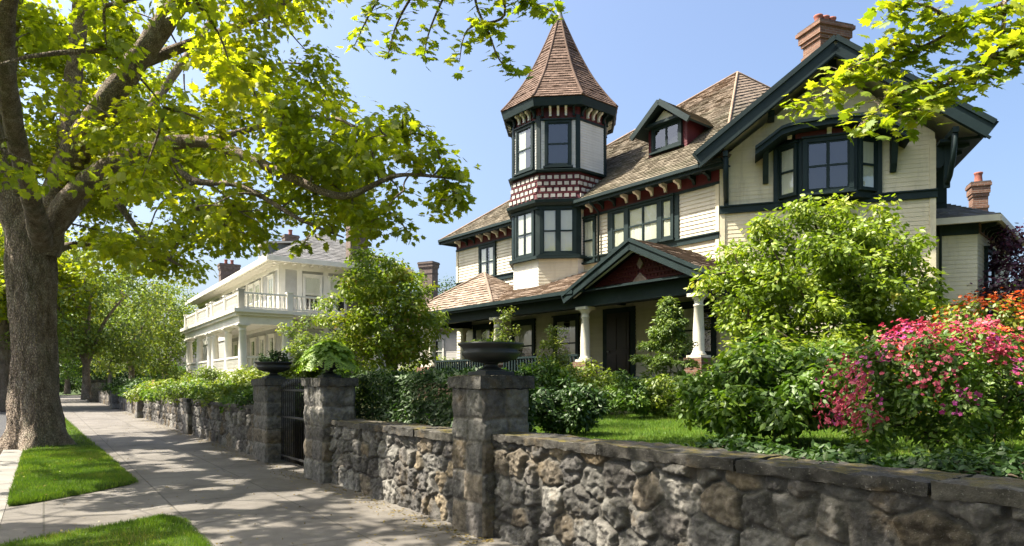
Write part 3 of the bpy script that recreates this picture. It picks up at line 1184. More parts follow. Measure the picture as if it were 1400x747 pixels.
# porch roofs
w = lambda X, Y: .012 * math.sin(X * 3.1) * math.sin(Y * 2.2) + .02 * mnoise.noise(V((X * .9, Y * .9, 0)))
roof([hp(9.6, -2.98, 4.62), hp(3.0, -2.98, 4.62), hp(3.0, .02, 5.83), hp(9.6, .02, 5.83)], 'porch_roof', M['porch_shingle'], house, .19, .035, .28, w)
PA = hp(10.8, -.9, 6.32)
q = [hp(13.95, -2.98, 4.62), hp(7.6, -2.98, 4.62), hp(7.6, .6, 4.62), hp(13.95, 1.5, 4.62)]
roof([q[0], q[1], PA], 'porch_corner_roof', M['porch_shingle'], house, .19, .035, .28, w)
roof([q[3], q[0], PA], 'porch_corner_roof', M['porch_shingle'], house, .19, .035, .28)
roof([q[1], q[2], PA], 'porch_corner_roof', M['porch_shingle'], house, .19, .035, .28)
mb = MB()
for a in (q[0], q[1]):
    p, r = path_smooth([a, (a + PA) / 2 + V((0, 0, .02)), PA], [.06, .06, .06], 6)
    mb.tube(p, r, 6, wob=.2)
mb.build('porch_ridge_cap', M['porch_shingle'], house)
mb = MB()
mb.box(FM, -14.0, -3.4, 4.44, 4.60, 2.88, 2.96)
mb.box(FM, -14.0, -3.4, 4.52, 4.64, 2.96, 3.04)
mb.box(FM, -13.98, -13.9, 4.445, 4.6, -1.5, 2.88)
mb.build('porch_gutter', T, house)
mb = MB()
mb.box(FM, -13.9, 1.3, 4.56, 4.59, 2.0, 2.88)
mb.build('porch_soffit', T, house)
# porch gable
gx, ghw, gz, ga = -1.07, 2.77, 4.50, 5.82
gs = (ga - gz) / ghw
for s in (-1, 1):
    a, b = FM.p(gx + s * ghw, gz + .06, 3.02), FM.p(gx, ga + .06, 3.02)
    a2, b2 = FM.p(gx + s * ghw, gz + .06, -.2), FM.p(gx, ga + .06, -.2)
    roof([a2, a, b, b2] if s > 0 else [a, a2, b2, b], 'porch_gable_roof', M['porch_shingle'], house, .19, .035, .28)
    mb = MB()
    up = FM.en.cross(b - a)
    mb.beam(FM.p(gx + s * (ghw + .04), gz - .13, 2.95), FM.p(gx, ga - .1, 2.95), .12, .28, up)
    mb.beam(FM.p(gx + s * (ghw + .06), gz + .0, 3.02), FM.p(gx, ga + .04, 3.02), .06, .1, up)
    mb.build('porch_bargeboard', T, house)
    mb = MB()
    mb.beam(FM.p(gx + s * (ghw - .3), gz - .08, 2.84), FM.p(gx, ga - .26, 2.84), .06, .07, up)
    mb.build('rake_moulding', M['white_trim'], house)
    mb = MB()
    mb.box(FM, gx + s * ghw - .05, gx + s * ghw + .05, gz - .1, gz + .06, 0, 2.9)
    mb.build('porch_gable_eave', T, house)
mb = MB()
mb.prism(FM, [(gx - 2.3, 4.57), (gx + 2.3, 4.57), (gx, 5.66)], 2.40, 2.46)
o = mb.build('porch_pediment', M['red'], house)
mb = MB()
for r in range(6):
    y = 4.68 + r * .15
    hwid = (5.6 - y) / 1.09 * 2.3 - .2
    mb.box(FM, gx - hwid - .1, gx + hwid + .1, y + .05, y + .075, 2.46, 2.50)
    n = int(hwid / .13)
    for i in range(-n, n + 1):
        x = gx + i * .13 + (r % 2) * .06
        mb.box(FM, x - .035, x + .035, y - .03, y + .04, 2.46, 2.49)
mb.build('pediment_blocks', simple('dark_red_blocks', (.07, .01, .014), (.12, .02, .025), 5, .6, .2, 30), o)
mb = MB()
mb.prism(FM, [(gx - .35, 4.62), (gx + .35, 4.62), (gx + .2, 4.78), (gx, 4.95), (gx - .2, 4.78)], 2.47, 2.53)
mb.prism(FM, [(gx - .12, 5.2), (gx, 5.05), (gx + .12, 5.2), (gx, 5.4)], 2.47, 2.53)
mb.build('pediment_ornament', simple('faded_ornament', (.2, .12, .1), (.34, .26, .22), 8, .7, .2, 30), o)
trimbar(FM, gx - 2.45, gx + 2.45, 4.56, 4.66, 2.72, 'porch_cornice', house, None, 2.30)

# ---- angled gable wing
FW = Fr(P0, NW)                    # x along the face to the right, y height
siding(FW, [(0, 1.0), (5.75, 1.0), (5.75, 8.7), (3.1, 10.8), (.0, 8.55)], 'wing_wall', CR, house)
FWL = Fr(P0, -FW.ex)
siding(FWL, [(-2.5, 1.0), (0, 1.0), (0, 8.5), (-2.5, 8.5)], 'wing_side_wall', CR, house)
FWR = Fr(FW.p(5.75, 0, 0), FW.ex)
siding(FWR, [(0, 1.0), (9, 1.0), (9, 8.6), (0, 8.6)], 'wing_side_wall', CR, house)
mb = MB()
mb.box(FW, .1, 5.65, 1.0, 8.3, -9, -.05)
mb.build('wing_core', M['dark_room'], house)
trimbar(FW, -.03, 5.8, 6.86, 7.06, .08, 'belt_course', house)
trimbar(FW, -.03, 5.8, 7.06, 7.10, .12, 'belt_cap', house)
trimbar(FW, -.02, .13, 1.0, 6.86, .045, 'corner_board', house, CR)
trimbar(FW, -.02, .13, 7.1, 8.5, .045, 'corner_board', house, CR)
trimbar(FW, 5.62, 5.77, 1.0, 6.86, .045, 'corner_board', house, CR)
trimbar(FW, 5.62, 5.77, 7.1, 8.5, .045, 'corner_board', house, CR)
wa, wz, wh_, we = 3.1, 11.28, 3.68, 8.52
for s in (-1, 1):
    a, b = FW.p(wa + s * wh_, we, 1.0), FW.p(wa, wz, 1.0)
    a2, b2 = FW.p(wa + s * wh_, we, -9), FW.p(wa, wz, -9)
    roof([a2, a, b, b2] if s > 0 else [a, a2, b2, b], 'wing_roof', [M['shingle'], M['cream_trim']], house, under=.16)
    up = FW.en.cross(b - a)
    mb = MB()
    mb.beam(FW.p(wa + s * (wh_ + .05), we - .24, 1.0), FW.p(wa + s * .0, wz - .20, 1.0), .12, .46, up)
    mb.beam(FW.p(wa + s * (wh_ + .1), we - .06, 1.06), FW.p(wa, wz + .02, 1.06), .1, .13, up)
    mb.beam(FW.p(wa + s * (wh_ + .0), we - .46, 1.05), FW.p(wa, wz - .41, 1.05), .06, .06, up)
    mb.build('wing_bargeboard', T, house)
    mb = MB()
    mb.box(FW, wa + s * wh_ - .06, wa + s * wh_ + .06, we - .2, we - .02, -9, .95)
    mb.build('wing_eave', T, house)
    # knee braces under the rake ends
    x = wa + s * (wh_ - .75)
    mb = MB()
    mb.tube([FW.p(x, 7.2, .02), FW.p(x, 7.35, .32), FW.p(x, 7.75, .66), FW.p(x, 8.35, .85)], [.07, .075, .075, .08], 6)
    mb.box(FW, x - .07, x + .07, 7.1, 8.45, .0, .10)
    mb.box(FW, x - .07, x + .07, 8.35, 8.5, .1, .95)
    mb.build('knee_brace', T, house)
mb = MB()
for x, y in ((1.45, 9.72), (4.75, 9.72), (3.1, 10.95)):
    mb.box(FW, x - .09, x + .09, y - .22, y - .02, -.05, .5)
mb.build('purlin_ends', T, house)
# side eave seen at the right end: deep boxed return
mb = MB()
mb.box(FW, 5.78, 6.75, 8.28, 8.36, -9, .4)
mb.build('wing_soffit', T, house)
for o_ in np.arange(-4.2, .3, .7):
    bracket(Fr(FW.p(5.77, 0, o_), FW.ex), 0, 8.28, house, .8, .6, .12, T)
# bay window under a hood
bx0, bx1 = 1.66, 4.28
bd = .42
mb = MB()
mb.prism(Fr(FW.p(0, 6.98, 0), (0, 0, 1), FW.ex, FW.en), [(bx0, 0), (bx1, 0), (bx1 - .55, bd), (bx0 + .55, bd)], 0, 2.0)
mb.build('bay_wall', T, house)
F0 = FW.off(0, 0, bd)
window(F0, 2.42, 3.52, 7.22, 8.62, house, 2, 2, None, .12)
for s in (-1, 1):
    pA, pB = (FW.p(bx0, 0, 0), FW.p(bx0 + .55, 0, bd)) if s < 0 else (FW.p(bx1 - .55, 0, bd), FW.p(bx1, 0, 0))
    ex = (pB - pA).normalized()
    n = ex.cross(V((0, 0, 1)))
    F = Fr(pA, n)
    Lf = (pB - pA).length
    window(F, .1, Lf - .1, 7.2, 8.60, house, 1, 2, 'full', .07, sill=False)
trimbar(FW, bx0 - .14, bx0 + .0, 6.9, 8.9, .1, 'bay_side_board', house)
trimbar(FW, bx1 - .0, bx1 + .14, 6.9, 8.9, .1, 'bay_side_board', house)
hood = [(1.0, 8.52), (1.22, 8.66), (1.72, 9.02), (2.2, 9.13), (3.0, 9.17), (3.8, 9.13), (4.28, 9.02), (4.78, 8.66), (5.0, 8.52)]
mb = MB()
mb.prism(FW, hood + [(x, y - .20) for x, y in hood[::-1]], .0, .86)
mb.build('bay_hood', T, house)
mb = MB()
mb.prism(FW, [(x, y + .035) for x, y in hood] + [(x, y - .05) for x, y in hood[::-1]], .86, .93)
mb.build('bay_hood_moulding', T, house)
trimbar(F0, bx0 + .45, bx1 - .45, 8.78, 9.05, .05, 'bay_frieze', house, M['red'])
for x in (1.3, 4.7, 1.95, 3.0, 4.05):
    big = x in (1.3, 4.7)
    bracket(FW if big else F0, x, 8.72 if big else 9.1, house, .78 if big else .34, 1.05 if big else .3, .16 if big else .12, T if big else M['cream_trim'])
# ground floor windows of the wing
window(FW, .75, 1.75, 2.6, 4.5, house, 1, 2, 'full', .15)
window(FW, 3.6, 4.9, 2.6, 4.5, house, 2, 2, 'sides', .15)

# ---- annex at the right
A1 = FW.p(5.72, 0, -1.2)
A2 = FW.p(7.1, 0, -1.2)
FA = Fr(A1, NW)
siding(FA, [(0, .9), (1.38, .9), (1.38, 6.3), (0, 6.3)], 'annex_wall', CR, house)
dirS = V((.70, .714, 0)).normalized()
FAS = Fr(A2, V((dirS.y, -dirS.x, 0)))
siding(FAS, [(0, .9), (5, .9), (5, 6.3), (0, 6.3)], 'annex_side_wall', CR, house)
trimbar(FA, 0, 1.4, 6.0, 6.35, .05, 'annex_frieze', house)
trimbar(FAS, 0, 5, 6.05, 6.35, .05, 'annex_frieze', house, M['brick'])
window(FAS, 1.0, 1.9, 3.2, 5.6, house, 1, 2, None, .12)
trimbar(FA, -.02, 1.4, 3.9, 3.98, .06, 'annex_band', house)
ov = .5
e0 = FA.p(-.1, 6.42, ov)
e1 = A2 + NW * ov + dirS * -.1 + FA.ex * .42
e1.z = 6.42
e2 = A2 + dirS * 5.2 + FAS.en * ov
e2.z = 6.42
apx = FA.p(.1, 7.75, -2.2)
apx2 = A2 + dirS * 5.0 - FAS.en * 2.4
apx2.z = 7.75
roof([e0, e1, apx], 'annex_roof', M['grey_shingle'], house)
roof([e1, e2, apx2, apx], 'annex_roof', M['grey_shingle'], house)
mb = MB()
for a, b in ((e0, e1), (e1, e2)):
    mb.beam(a - V((0, 0, .1)), b - V((0, 0, .1)), .1, .18)
mb.build('annex_gutter', M['cream_trim'], house)
mb = MB()
z = V((0, 0, -.08))
mb.poly([e0 + z, e1 + z, FA.p(1.38, 6.34, 0), FA.p(0, 6.34, 0)])
mb.poly([e1 + z, e2 + z, FAS.p(5, 6.34, 0), FAS.p(0, 6.34, 0)])
mb.build('annex_soffit', M['cream_trim'], house)
for x in np.arange(.3, 4.9, .5):
    bracket(FAS, x, 6.33, house, .42, .25, .09, M['trim'])
# dark oriel above the annex roof
FO = FA.off(.18, 0, -.5)
mb = MB()
mb.box(FO, 0, .55, 6.9, 8.5, -1.5, 0)
mb.box(FO, .06, .49, 7.1, 8.4, 0, .03)
mb.build('side_oriel', T, house)


def pipe(pts, parent, r=.045, name='downpipe', mat=None):
    mb = MB()
    mb.tube(pts, [r] * len(pts), 8)
    return mb.build(name, mat or M['trim'], parent)


pipe([FA.p(.42, 1.0, .1), FA.p(.42, 6.2, .1), FA.p(.42, 6.45, .3)], house, .04)
pipe([FM.p(-5.02, 5.9, .1), FM.p(-5.02, 7.9, .1), FM.p(-5.02, 8.2, .6)], house, .04)


def chimney(c, w, d, z0, z1, parent, rot=None, pots=2, name='chimney', corbel=.08, mat=None):
    F = Fr((c.x, c.y, 0), rot if rot else NW)
    mb = MB()
    mb.box(F, -w / 2, w / 2, z0, z1 - .5, -d / 2, d / 2)
    for i, (a, b, e) in enumerate(((z1 - .5, z1 - .38, corbel * .5), (z1 - .38, z1 - .12, corbel), (z1 - .12, z1, corbel * 1.6), (z1 - .95, z1 - .85, corbel * .45))):
        mb.box(F, -w / 2 - e, w / 2 + e, a, b, -d / 2 - e, d / 2 + e)
    o = mb.build(name, mat or M['brick'], parent)
    mb = MB()
    mb.box(F, -w / 2 - corbel * 1.2, w / 2 + corbel * 1.2, z1, z1 + .06, -d / 2 - corbel * 1.2, d / 2 + corbel * 1.2)
    mb.build('chimney_cap', M['soot'], o)
    for i in range(pots):
        x = (i - (pots - 1) / 2) * min(.5, w / max(pots, 1) * .75)
        p = MB()
        q = F.p(x, 0, 0)
        p.lathe(q, [(.15, z1 + .05), (.14, z1 + .1), (.12, z1 + .32), (.13, z1 + .38), (.15, z1 + .42), (.15, z1 + .46), (.1, z1 + .46)], 12)
        p.build('chimney_pot', M['terracotta'], o)
    return o


chimney(V((10.55, 23.0, 0)), 1.1, .8, 8.5, 13.55, house, V((.30, -.95, 0)), 3, corbel=.11)
chimney(V((17.7, 25.9, 0)), .5, .5, 1.0, 9.2, house, pots=1, corbel=.06)
# front steps
for i in range(4):
    trimbar(FM, -5.0, -3.2, .85, 1.65 - i * .2, 3.15 + i * .3, 'step', house, M['lead'], 2.86)

# ================================================================== THE WHITE HOUSE
wht = thing('white_house', sd(48, 15, 1.0), 'white two storey house with columned porch and long balcony balustrade', 'house')
WB = simple('pale_grey_siding', (.32, .315, .29), (.41, .405, .375), 1.5, .6, .2, 20)
s0, s1, d0, d1 = 41.0, 66.5, 11.5, 18.8
FS = Fr(sd(s0, d0), -SN)       # x=0 at the near corner, negative x runs away (ex = -SU)
FN = Fr(sd(s0, d0), -SU)       # ex = SN, faces the camera's side
siding(FS, [(-(s1 - s0), 1.0), (0, 1.0), (0, 8.95), (-(s1 - s0), 8.95)], 'front_wall', WB, wht, .16)
siding(FN, [(0, 1.0), (d1 - d0, 1.0), (d1 - d0, 8.95), (0, 8.95)], 'side_wall', WB, wht, .16)
mb = MB()
mb.box(FS, -(s1 - s0) + .1, -.1, 1.0, 8.9, -(d1 - d0) + .1, -.1)
mb.build('house_core', M['dark_room'], wht)
W_ = M['white_trim']
for F, L in ((FS, -(s1 - s0)), (FN, d1 - d0)):
    a, b = min(0, L), max(0, L)
    trimbar(F, a, b, 5.0, 5.35, .08, 'belt_course', wht, W_)
    trimbar(F, a, b, 8.45, 8.9, .1, 'frieze', wht, W_)
for x in (0.0, 1.0, 2.6, 4.2, 7.0):
    trimbar(FN, x, x + .3, 1.0, 8.45, .06, 'pilaster', wht, W_)
for x in (-.3, -4, -8, -12, -16.5):
    trimbar(FS, x, x + .3, 5.35, 8.45, .065, 'pilaster', wht, W_)
# windows
for x in (1.45, 3.0):
    window(FN, x, x + .95, 6.1, 8.1, wht, 1, 2, 'half', .12, W_)
window(FN, 5.2, 6.2, 6.1, 8.1, wht, 1, 2, 'full', .12, W_)
for x in (1.45, 3.0, 5.2):
    window(FN, x, x + 1.0, 2.6, 4.5, wht, 1, 2, 'sides', .12, W_)
for x in (-2.2, -5.4, -7, -9.4, -11, -13.6, -15.2, -18, -21):
    window(FS, x, x + 1.0, 5.9, 8.1, wht, 2, 2, 'full', .14, W_)
for x in (-2.0, -4.2, -6.5, -9, -11.5, -14):
    window(FS, x, x + 1.0, 2.5, 4.5, wht, 1, 2, 'sides', .14, W_)
# roof
ev = .95
c0, c1, c2, c3 = sd(s0 - ev, d0 - ev, 9.0), sd(s1 + ev, d0 - ev, 9.0), sd(s1 + ev, d1 + ev, 9.0), sd(s0 - ev, d1 + ev, 9.0)
r0, r1 = sd(s0 + 3.6, (d0 + d1) / 2, 11.7), sd(s1 - 3.6, (d0 + d1) / 2, 11.7)
roof([c1, c0, r0, r1], 'roof', [M['grey_shingle'], W_], wht, .25, .03, .4)
roof([c0, c3, r0], 'roof_side', [M['grey_shingle'], W_], wht, .25, .03, .4)
roof([c3, c2, r1, r0], 'roof_back', [M['grey_shingle'], W_], wht, .25, .03)
roof([c2, c1, r1], 'roof_side', [M['grey_shingle'], W_], wht, .25, .03)
mb = MB()
for a, b in ((c0, c1), (c3, c0)):
    mb.beam(a - V((0, 0, .12)), b - V((0, 0, .12)), .14, .3)
mb.build('gutter', W_, wht)
mb = MB()
z = V((0, 0, -.14))
mb.poly([c0 + z, c1 + z, sd(s1, d0, 8.86), sd(s0, d0, 8.86)])
mb.poly([c3 + z, c0 + z, sd(s0, d0, 8.86), sd(s0, d1, 8.86)])
mb.build('soffit', W_, wht)
mb = MB()
for s in np.arange(s0 - .6, s1, .55):
    mb.beam(sd(s, d0 - .02, 8.78), sd(s, d0 - .75, 8.78), .14, .16)
for d in np.arange(d0 - .4, d1, .55):
    mb.beam(sd(s0 - .02, d, 8.78), sd(s0 - .75, d, 8.78), .14, .16)
mb.build('modillions', W_, wht)
# dormer
FDm = Fr(sd(47, d0 + .6), -SN)
mb = MB()
mb.box(FDm, -1.1, 1.1, 9.0, 10.9, -3.2, 0)
mb.build('dormer', simple('slate_dormer', (.12, .13, .13), (.2, .21, .2), 4, .7, .2, 20), wht)
window(FDm, -.7, .7, 9.7, 10.65, wht, 2, 2, None, .1, W_)
roof([FDm.p(-1.4, 10.9, .35), FDm.p(1.4, 10.9, .35), FDm.p(1.2, 11.35, -3), FDm.p(-1.2, 11.35, -3)], 'dormer_roof', [M['grey_shingle'], W_], wht, .25, .03)
OB = simple('old_brick', (.10, .075, .062), (.19, .145, .12), 6, .9, .4, 25)
chimney(at(488, 525, 42.7) * 1.0, 1.15, .75, 1.0, 12.2, wht, -SU, 2, mat=OB)
chimney(at(397, 525, 47.5), .8, .6, 9.5, 11.9, wht, -SU, 1, mat=OB)
chimney(sd(62.5, d0 + 1.7), 1.5, .8, 8.6, 11.9, wht, -SU, 2, mat=OB)
# porch and balcony
ps0, ps1, pd = 38.6, 55.5, 8.75
FQ = Fr(sd(ps0, pd), -SN)
PL = ps1 - ps0
trimbar(FQ, -PL, .2, 1.0, 2.3, .15, 'porch_base', wht, W_, -2.7)
mb = MB()
mb.box(FQ, -PL, .15, 4.9, 5.35, -.35, .12)
mb.box(FQ, -PL - .1, .3, 5.35, 5.5, -.4, .3)
mb.box(FQ, -PL - .2, .42, 5.5, 5.7, -2.74, .42)
mb.box(FQ, -.25, .14, 4.9, 5.35, -2.74, -.36)
mb.box(FQ, -.3, .29, 5.35, 5.5, -2.74, -.41)
mb.build('porch_entablature', W_, wht)
trimbar(FQ, -PL, -.3, 5.2, 5.3, -.4, 'porch_ceiling', wht, W_, -2.7)
for x in (-.1, -3.6, -7.3, -8.6, -12.4, -16.4):
    column(FQ, x, -.12, 2.3, 4.9, wht, .22, W_, ped=False)
column(FQ, -.1, -2.4, 2.3, 4.9, wht, .2, W_, ped=False)


def balustrade(a, b, z0, z1, parent, posts=None):
    a, b = V(a), V(b)
    L = (b - a).length
    t = (b - a) / L
    f = Fr((a.x, a.y, 0), V((t.y, -t.x, 0)), t)
    mb = MB()
    mb.box(f, 0, L, z1 - .1, z1, -.09, .09)
    mb.box(f, 0, L, z0 + .05, z0 + .14, -.07, .07)
    for x in np.arange(.15, L, .24):
        mb.lathe(f.p(x, 0, 0), [(.035, z0 + .14), (.055, z0 + .3), (.03, (z0 + z1) / 2), (.05, z1 - .25), (.035, z1 - .1)], 6)
    for x in posts if posts is not None else (0, L):
        mb.box(f, x - .15, x + .15, z0, z1 + .08, -.15, .15)
        mb.box(f, x - .19, x + .19, z1 + .08, z1 + .15, -.19, .19)
    return mb.build('balustrade', W_, parent)


balustrade(sd(ps0, pd), sd(ps1, pd), 5.7, 6.62, wht, [0, 3.5, 7.2, 8.5, 12.3, 16.9])
balustrade(sd(ps0, pd), sd(ps0, pd + 5.2), 5.7, 6.62, wht, [0, 2.6, 5.2])
trimbar(FN, -.1, 3.0, 5.5, 5.7, 2.5, 'balcony_floor', wht, W_, .1)
for a, b in ((0, 3.5), (3.5, 7.2), (8.5, 12.3), (12.3, 16.5)):
    balustrade(sd(ps0 + a + .3, pd), sd(ps0 + b - .3, pd), 2.3, 3.15, wht, [])
balustrade(sd(ps0, pd + .3), sd(ps0, pd + 2.5), 2.3, 3.15, wht, [])

# ================================================================== the house between them, behind
hb = thing('grey_roofed_house', at(610, 525, 58), 'low house with hipped grey roof and brick chimney glimpsed between the two large houses', 'house')
o_ = at(600, 525, 56)
o_.z = 0
Fh = Fr(o_, V((-.45, -.9, 0)))
siding(Fh, [(-5, .8), (5, .8), (5, 6.2), (-5, 6.2)], 'wall', simple('faded_wall', (.42, .4, .36), (.5, .48, .43), 1.5, .7, .2, 20), hb, .2)
mb = MB()
mb.box(Fh, -4.9, 4.9, .8, 6.1, -8, -.05)
mb.build('house_core', M['dark_room'], hb)
k4 = [Fh.p(-5.6, 6.2, .6), Fh.p(5.6, 6.2, .6), Fh.p(5.6, 6.2, -8.6), Fh.p(-5.6, 6.2, -8.6)]
ra, rb = Fh.p(-1.5, 9.9, -4), Fh.p(1.5, 9.9, -4)
for q in ([k4[0], k4[1], rb, ra], [k4[1], k4[2], rb], [k4[2], k4[3], ra, rb], [k4[3], k4[0], ra]):
    roof(q, 'roof', [M['grey_shingle'], W_], hb, .25, .03)
window(Fh, -1, 0.4, 3.4, 5.2, hb, 2, 2, 'sides', .14, W_)
window(Fh, 2, 3.2, 3.4, 5.2, hb, 2, 2, 'sides', .14, W_)
chimney(at(586, 525, 58), 1.3, .9, 6.5, 11.9, hb, V((-.45, -.9, 0)), 0, mat=OB)
# ================================================================== GROUND
def sheet(name, pts, mat, z=None, uvsd=True, kind='structure'):
    mb = MB()
    mb.poly([sd(s, d, zz) for s, d, zz in pts], [(s, d) for s, d, zz in pts])
    return tag(mb.build(name, mat), kind=kind)


k = NT('asphalt')
co = k.coord()
col = k.ramp(k.noise(co, .6, 6, .6), [(.3, (.04, .04, .042)), (.7, (.065, .064, .063))])
k.principled(col, .85, k.bump(k.noise(co, 90, 3), .5, .008), .25)
M['asphalt'] = k.m
k = NT('old_concrete')
uv = k.coord('UV')
co = k.coord()
br = k.n('ShaderNodeTexBrick', offset=0.0)
k.set(br.inputs['Vector'], uv)
br.inputs['Scale'].default_value = 1
br.inputs['Mortar Size'].default_value = .012
br.inputs['Brick Width'].default_value = 1.75
br.inputs['Row Height'].default_value = 1.43
br.inputs['Color1'].default_value = (0, 0, 0, 1)
br.inputs['Color2'].default_value = (1, 1, 1, 1)
br.inputs['Mortar'].default_value = (.5, .5, .5, 1)
base = k.ramp(k.noise(co, .9, 8, .65), [(.3, (.07, .062, .053)), (.5, (.125, .112, .097)), (.72, (.19, .173, .152))])
base = k.mix(k.ramp(k.math('MULTIPLY', br.outputs['Color'], 1.0), [(0, 0.0), (1, .25)]), base, (.20, .185, .17))
sp = k.noise(co, 70, 3, .6)
base = k.mix(k.ramp(sp, [(.5, 0.0), (.7, .5)]), base, (.085, .076, .066))
vo = k.n('ShaderNodeTexVoronoi', feature='DISTANCE_TO_EDGE', Scale=.55)
k.set(vo.inputs['Vector'], k.mix(.2, co, k.n('ShaderNodeTexNoise', Scale=1.3, Detail=6.0).outputs['Color']))
crack = k.ramp(vo.outputs[0], [(0.0, 1.0), (.012, 0.0)])
base = k.mix(k.math('MULTIPLY', crack, .6), base, (.06, .055, .05))
base = k.mix(k.math('MULTIPLY', br.outputs['Fac'], .75), base, (.055, .05, .04))
st = k.noise(co, 2.6, 7, .75)
base = k.mix(k.ramp(st, [(.53, 0.0), (.68, .6)]), base, (.09, .08, .062))
h = k.math('ADD', k.math('MULTIPLY', br.outputs['Fac'], -2.0), k.math('ADD', k.noise(co, 60, 5, .7), k.math('MULTIPLY', crack, -1.0)))
k.principled(base, .8, k.bump(h, .45, .008), .3)
M['concrete'] = k.m
M['kerb'] = simple('kerb_concrete', (.15, .14, .125), (.25, .235, .21), 1.4, .8, .4, 40, .3, dirt=((.1, .09, .075), (1, 1, 1), 4, .55, .5))
M['verge_soil'] = simple('turf_soil', (.03, .05, .008), (.05, .085, .010), 4, .95, .8, 30, .1, dist=.03)
M['lawn'] = simple('lawn_turf', (.045, .085, .010), (.075, .13, .014), 5, .95, .8, 60, .1, dist=.02)
M['garden'] = simple('garden_bed', (.03, .03, .012), (.05, .055, .018), 1.2, .95, .8, 12, .1, dist=.05)
M['far_ground'] = simple('distant_ground', (.03, .045, .012), (.05, .07, .02), .05, .95, .3, 2, .1)

sheet('ground', [(-600, -900, -.2), (-600, 900, -.2), (1200, 900, -.2), (1200, -900, -.2)], M['far_ground'])
sheet('road', [(-60, -11.5, -.13), (-60, -.9, -.13), (160, -.9, -.13), (160, -11.5, -.13)], M['asphalt'])
sheet('sidewalk', [(-30, -.42, 0), (-30, 4.3, 0), (120, 4.3, 0), (120, -.42, 0)], M['concrete'])
mb = MB()
s = -20.0
i = 0
while s < 110:
    F = Fr(sd(s, -.42, 0), SU)
    # one kerb stone: rounded front arris
    a, b = .004, 2.0 - .008
    prof = [(-.43, -.2), (-.43, -.03), (-.415, .0), (-.385, .012), (-.004, .006), (-.004, -.2)]
    A = [sd(s + a, -.42 + x, z) for x, z in prof]
    B = [sd(s + b, -.42 + x, z) for x, z in prof]
    mb.poly(A[::-1])
    mb.poly(B)
    for q in range(len(prof)):
        w_ = (q + 1) % len(prof)
        mb.poly([A[q], A[w_], B[w_], B[q]])
    s += 2.0
tag(mb.build('kerb', M['kerb']), kind='structure')
mb = MB()
mb.beam(sd(-60, -11.75, -.08), sd(160, -11.75, -.08), .4, .24)
tag(mb.build('far_kerb', M['kerb']), kind='structure')
sheet('far_verge', [(-60, -30, .0), (-60, -11.95, .0), (160, -11.95, .0), (160, -30, .0)], M['verge_soil'])

# garden terrain, raised behind the walls
def gz_(s, d):
    t = min(max((d - 5.5) / 9, 0), 1)
    return .86 + .20 * t * t * (3 - 2 * t) + .05 * mnoise.noise(V((s * .3, d * .3, 0)))


mb = MB()
vs, fs = [], []
ss = [-14 + 1.2 * i for i in range(60)] + [60 + 8 * i for i in range(12)]
dd = [4.36 + .6 * i for i in range(40)] + [30 + 8 * i for i in range(6)]
for s in ss:
    for d in dd:
        vs.append(sd(s, d, gz_(s, d)))
for i in range(len(ss) - 1):
    for j in range(len(dd) - 1):
        a = i * len(dd) + j
        fs.append((a, a + 1, a + 1 + len(dd), a + len(dd)))
mb.mesh(vs, fs, 0, True)
tag(mb.build('garden_ground', M['garden']), kind='structure')
# lawn in front of the house
lv, lf = [], []
ns, nd = 30, 14
for i in range(ns + 1):
    for j in range(nd + 1):
        s, d = -2 + 12.5 * i / ns, 4.5 + 6.8 * j / nd
        lv.append(sd(s, d, gz_(s, d) + .03))
for i in range(ns):
    for j in range(nd):
        a = i * (nd + 1) + j
        lf.append((a, a + 1, a + nd + 2, a + nd + 1))
mb = MB()
mb.mesh(lv, lf, 0, True)
tag(mb.build('lawn', M['lawn']), kind='structure')


# verge lawns (rounded, slightly crowned turf)
def wob(x, sc=1.0):
    return .05 * mnoise.noise(V((x * 2.3 * sc, 3.1, 0))) + .03 * mnoise.noise(V((x * 7.0, 9.1, 0)))


def turf(name, edge, sA, sB, dA, dB, ns, nd):
    """edge(s) -> (d_min, d_max)"""
    vs, fs = [], []
    for i in range(ns + 1):
        s = sA + (sB - sA) * i / ns
        a, b = edge(s)
        for j in range(nd + 1):
            t = j / nd
            d = a + (b - a) * t
            e = min(t, 1 - t) * (b - a)
            e = min(e, (s - sA), (sB - s))
            vs.append(sd(s, d, .006 + .055 * min(1, e / .12) + .02 * mnoise.noise(V((s * 1.5, d * 1.5, 4)))))
    for i in range(ns):
        for j in range(nd):
            a = i * (nd + 1) + j
            fs.append((a, a + 1, a + nd + 2, a + nd + 1))
    mb = MB()
    mb.mesh(vs, fs, 0, True)
    return tag(mb.build(name, M['verge_soil']), kind='structure')


def edge_far(s):
    a = -.40 + .02 * mnoise.noise(V((s, 0, 0)))
    b = 1.28 - .018 * (s - 12.8) if s > 12.8 else 1.28
    t = (s - 11.35) / 1.5
    if t < 1:
        b = a + (b - a) * max(t, .02) ** .8
    return a, max(b + wob(s), a + .02)


def edge_near(s):
    a, b = -.40 + .02 * mnoise.noise(V((s, 5, 0))), 1.37
    if s > 8.5:
        a = -.40 + (s - 8.5) * 2.3
    if s > 8.75:
        b = 1.40 - (s - 8.75) ** 2 * 1.0
    return a, max(b + wob(s + 40), a + .02)


turf('verge', edge_far, 11.37, 70, 0, 0, 220, 10)
turf('verge', edge_near, 0.5, 9.22, 0, 0, 60, 10)


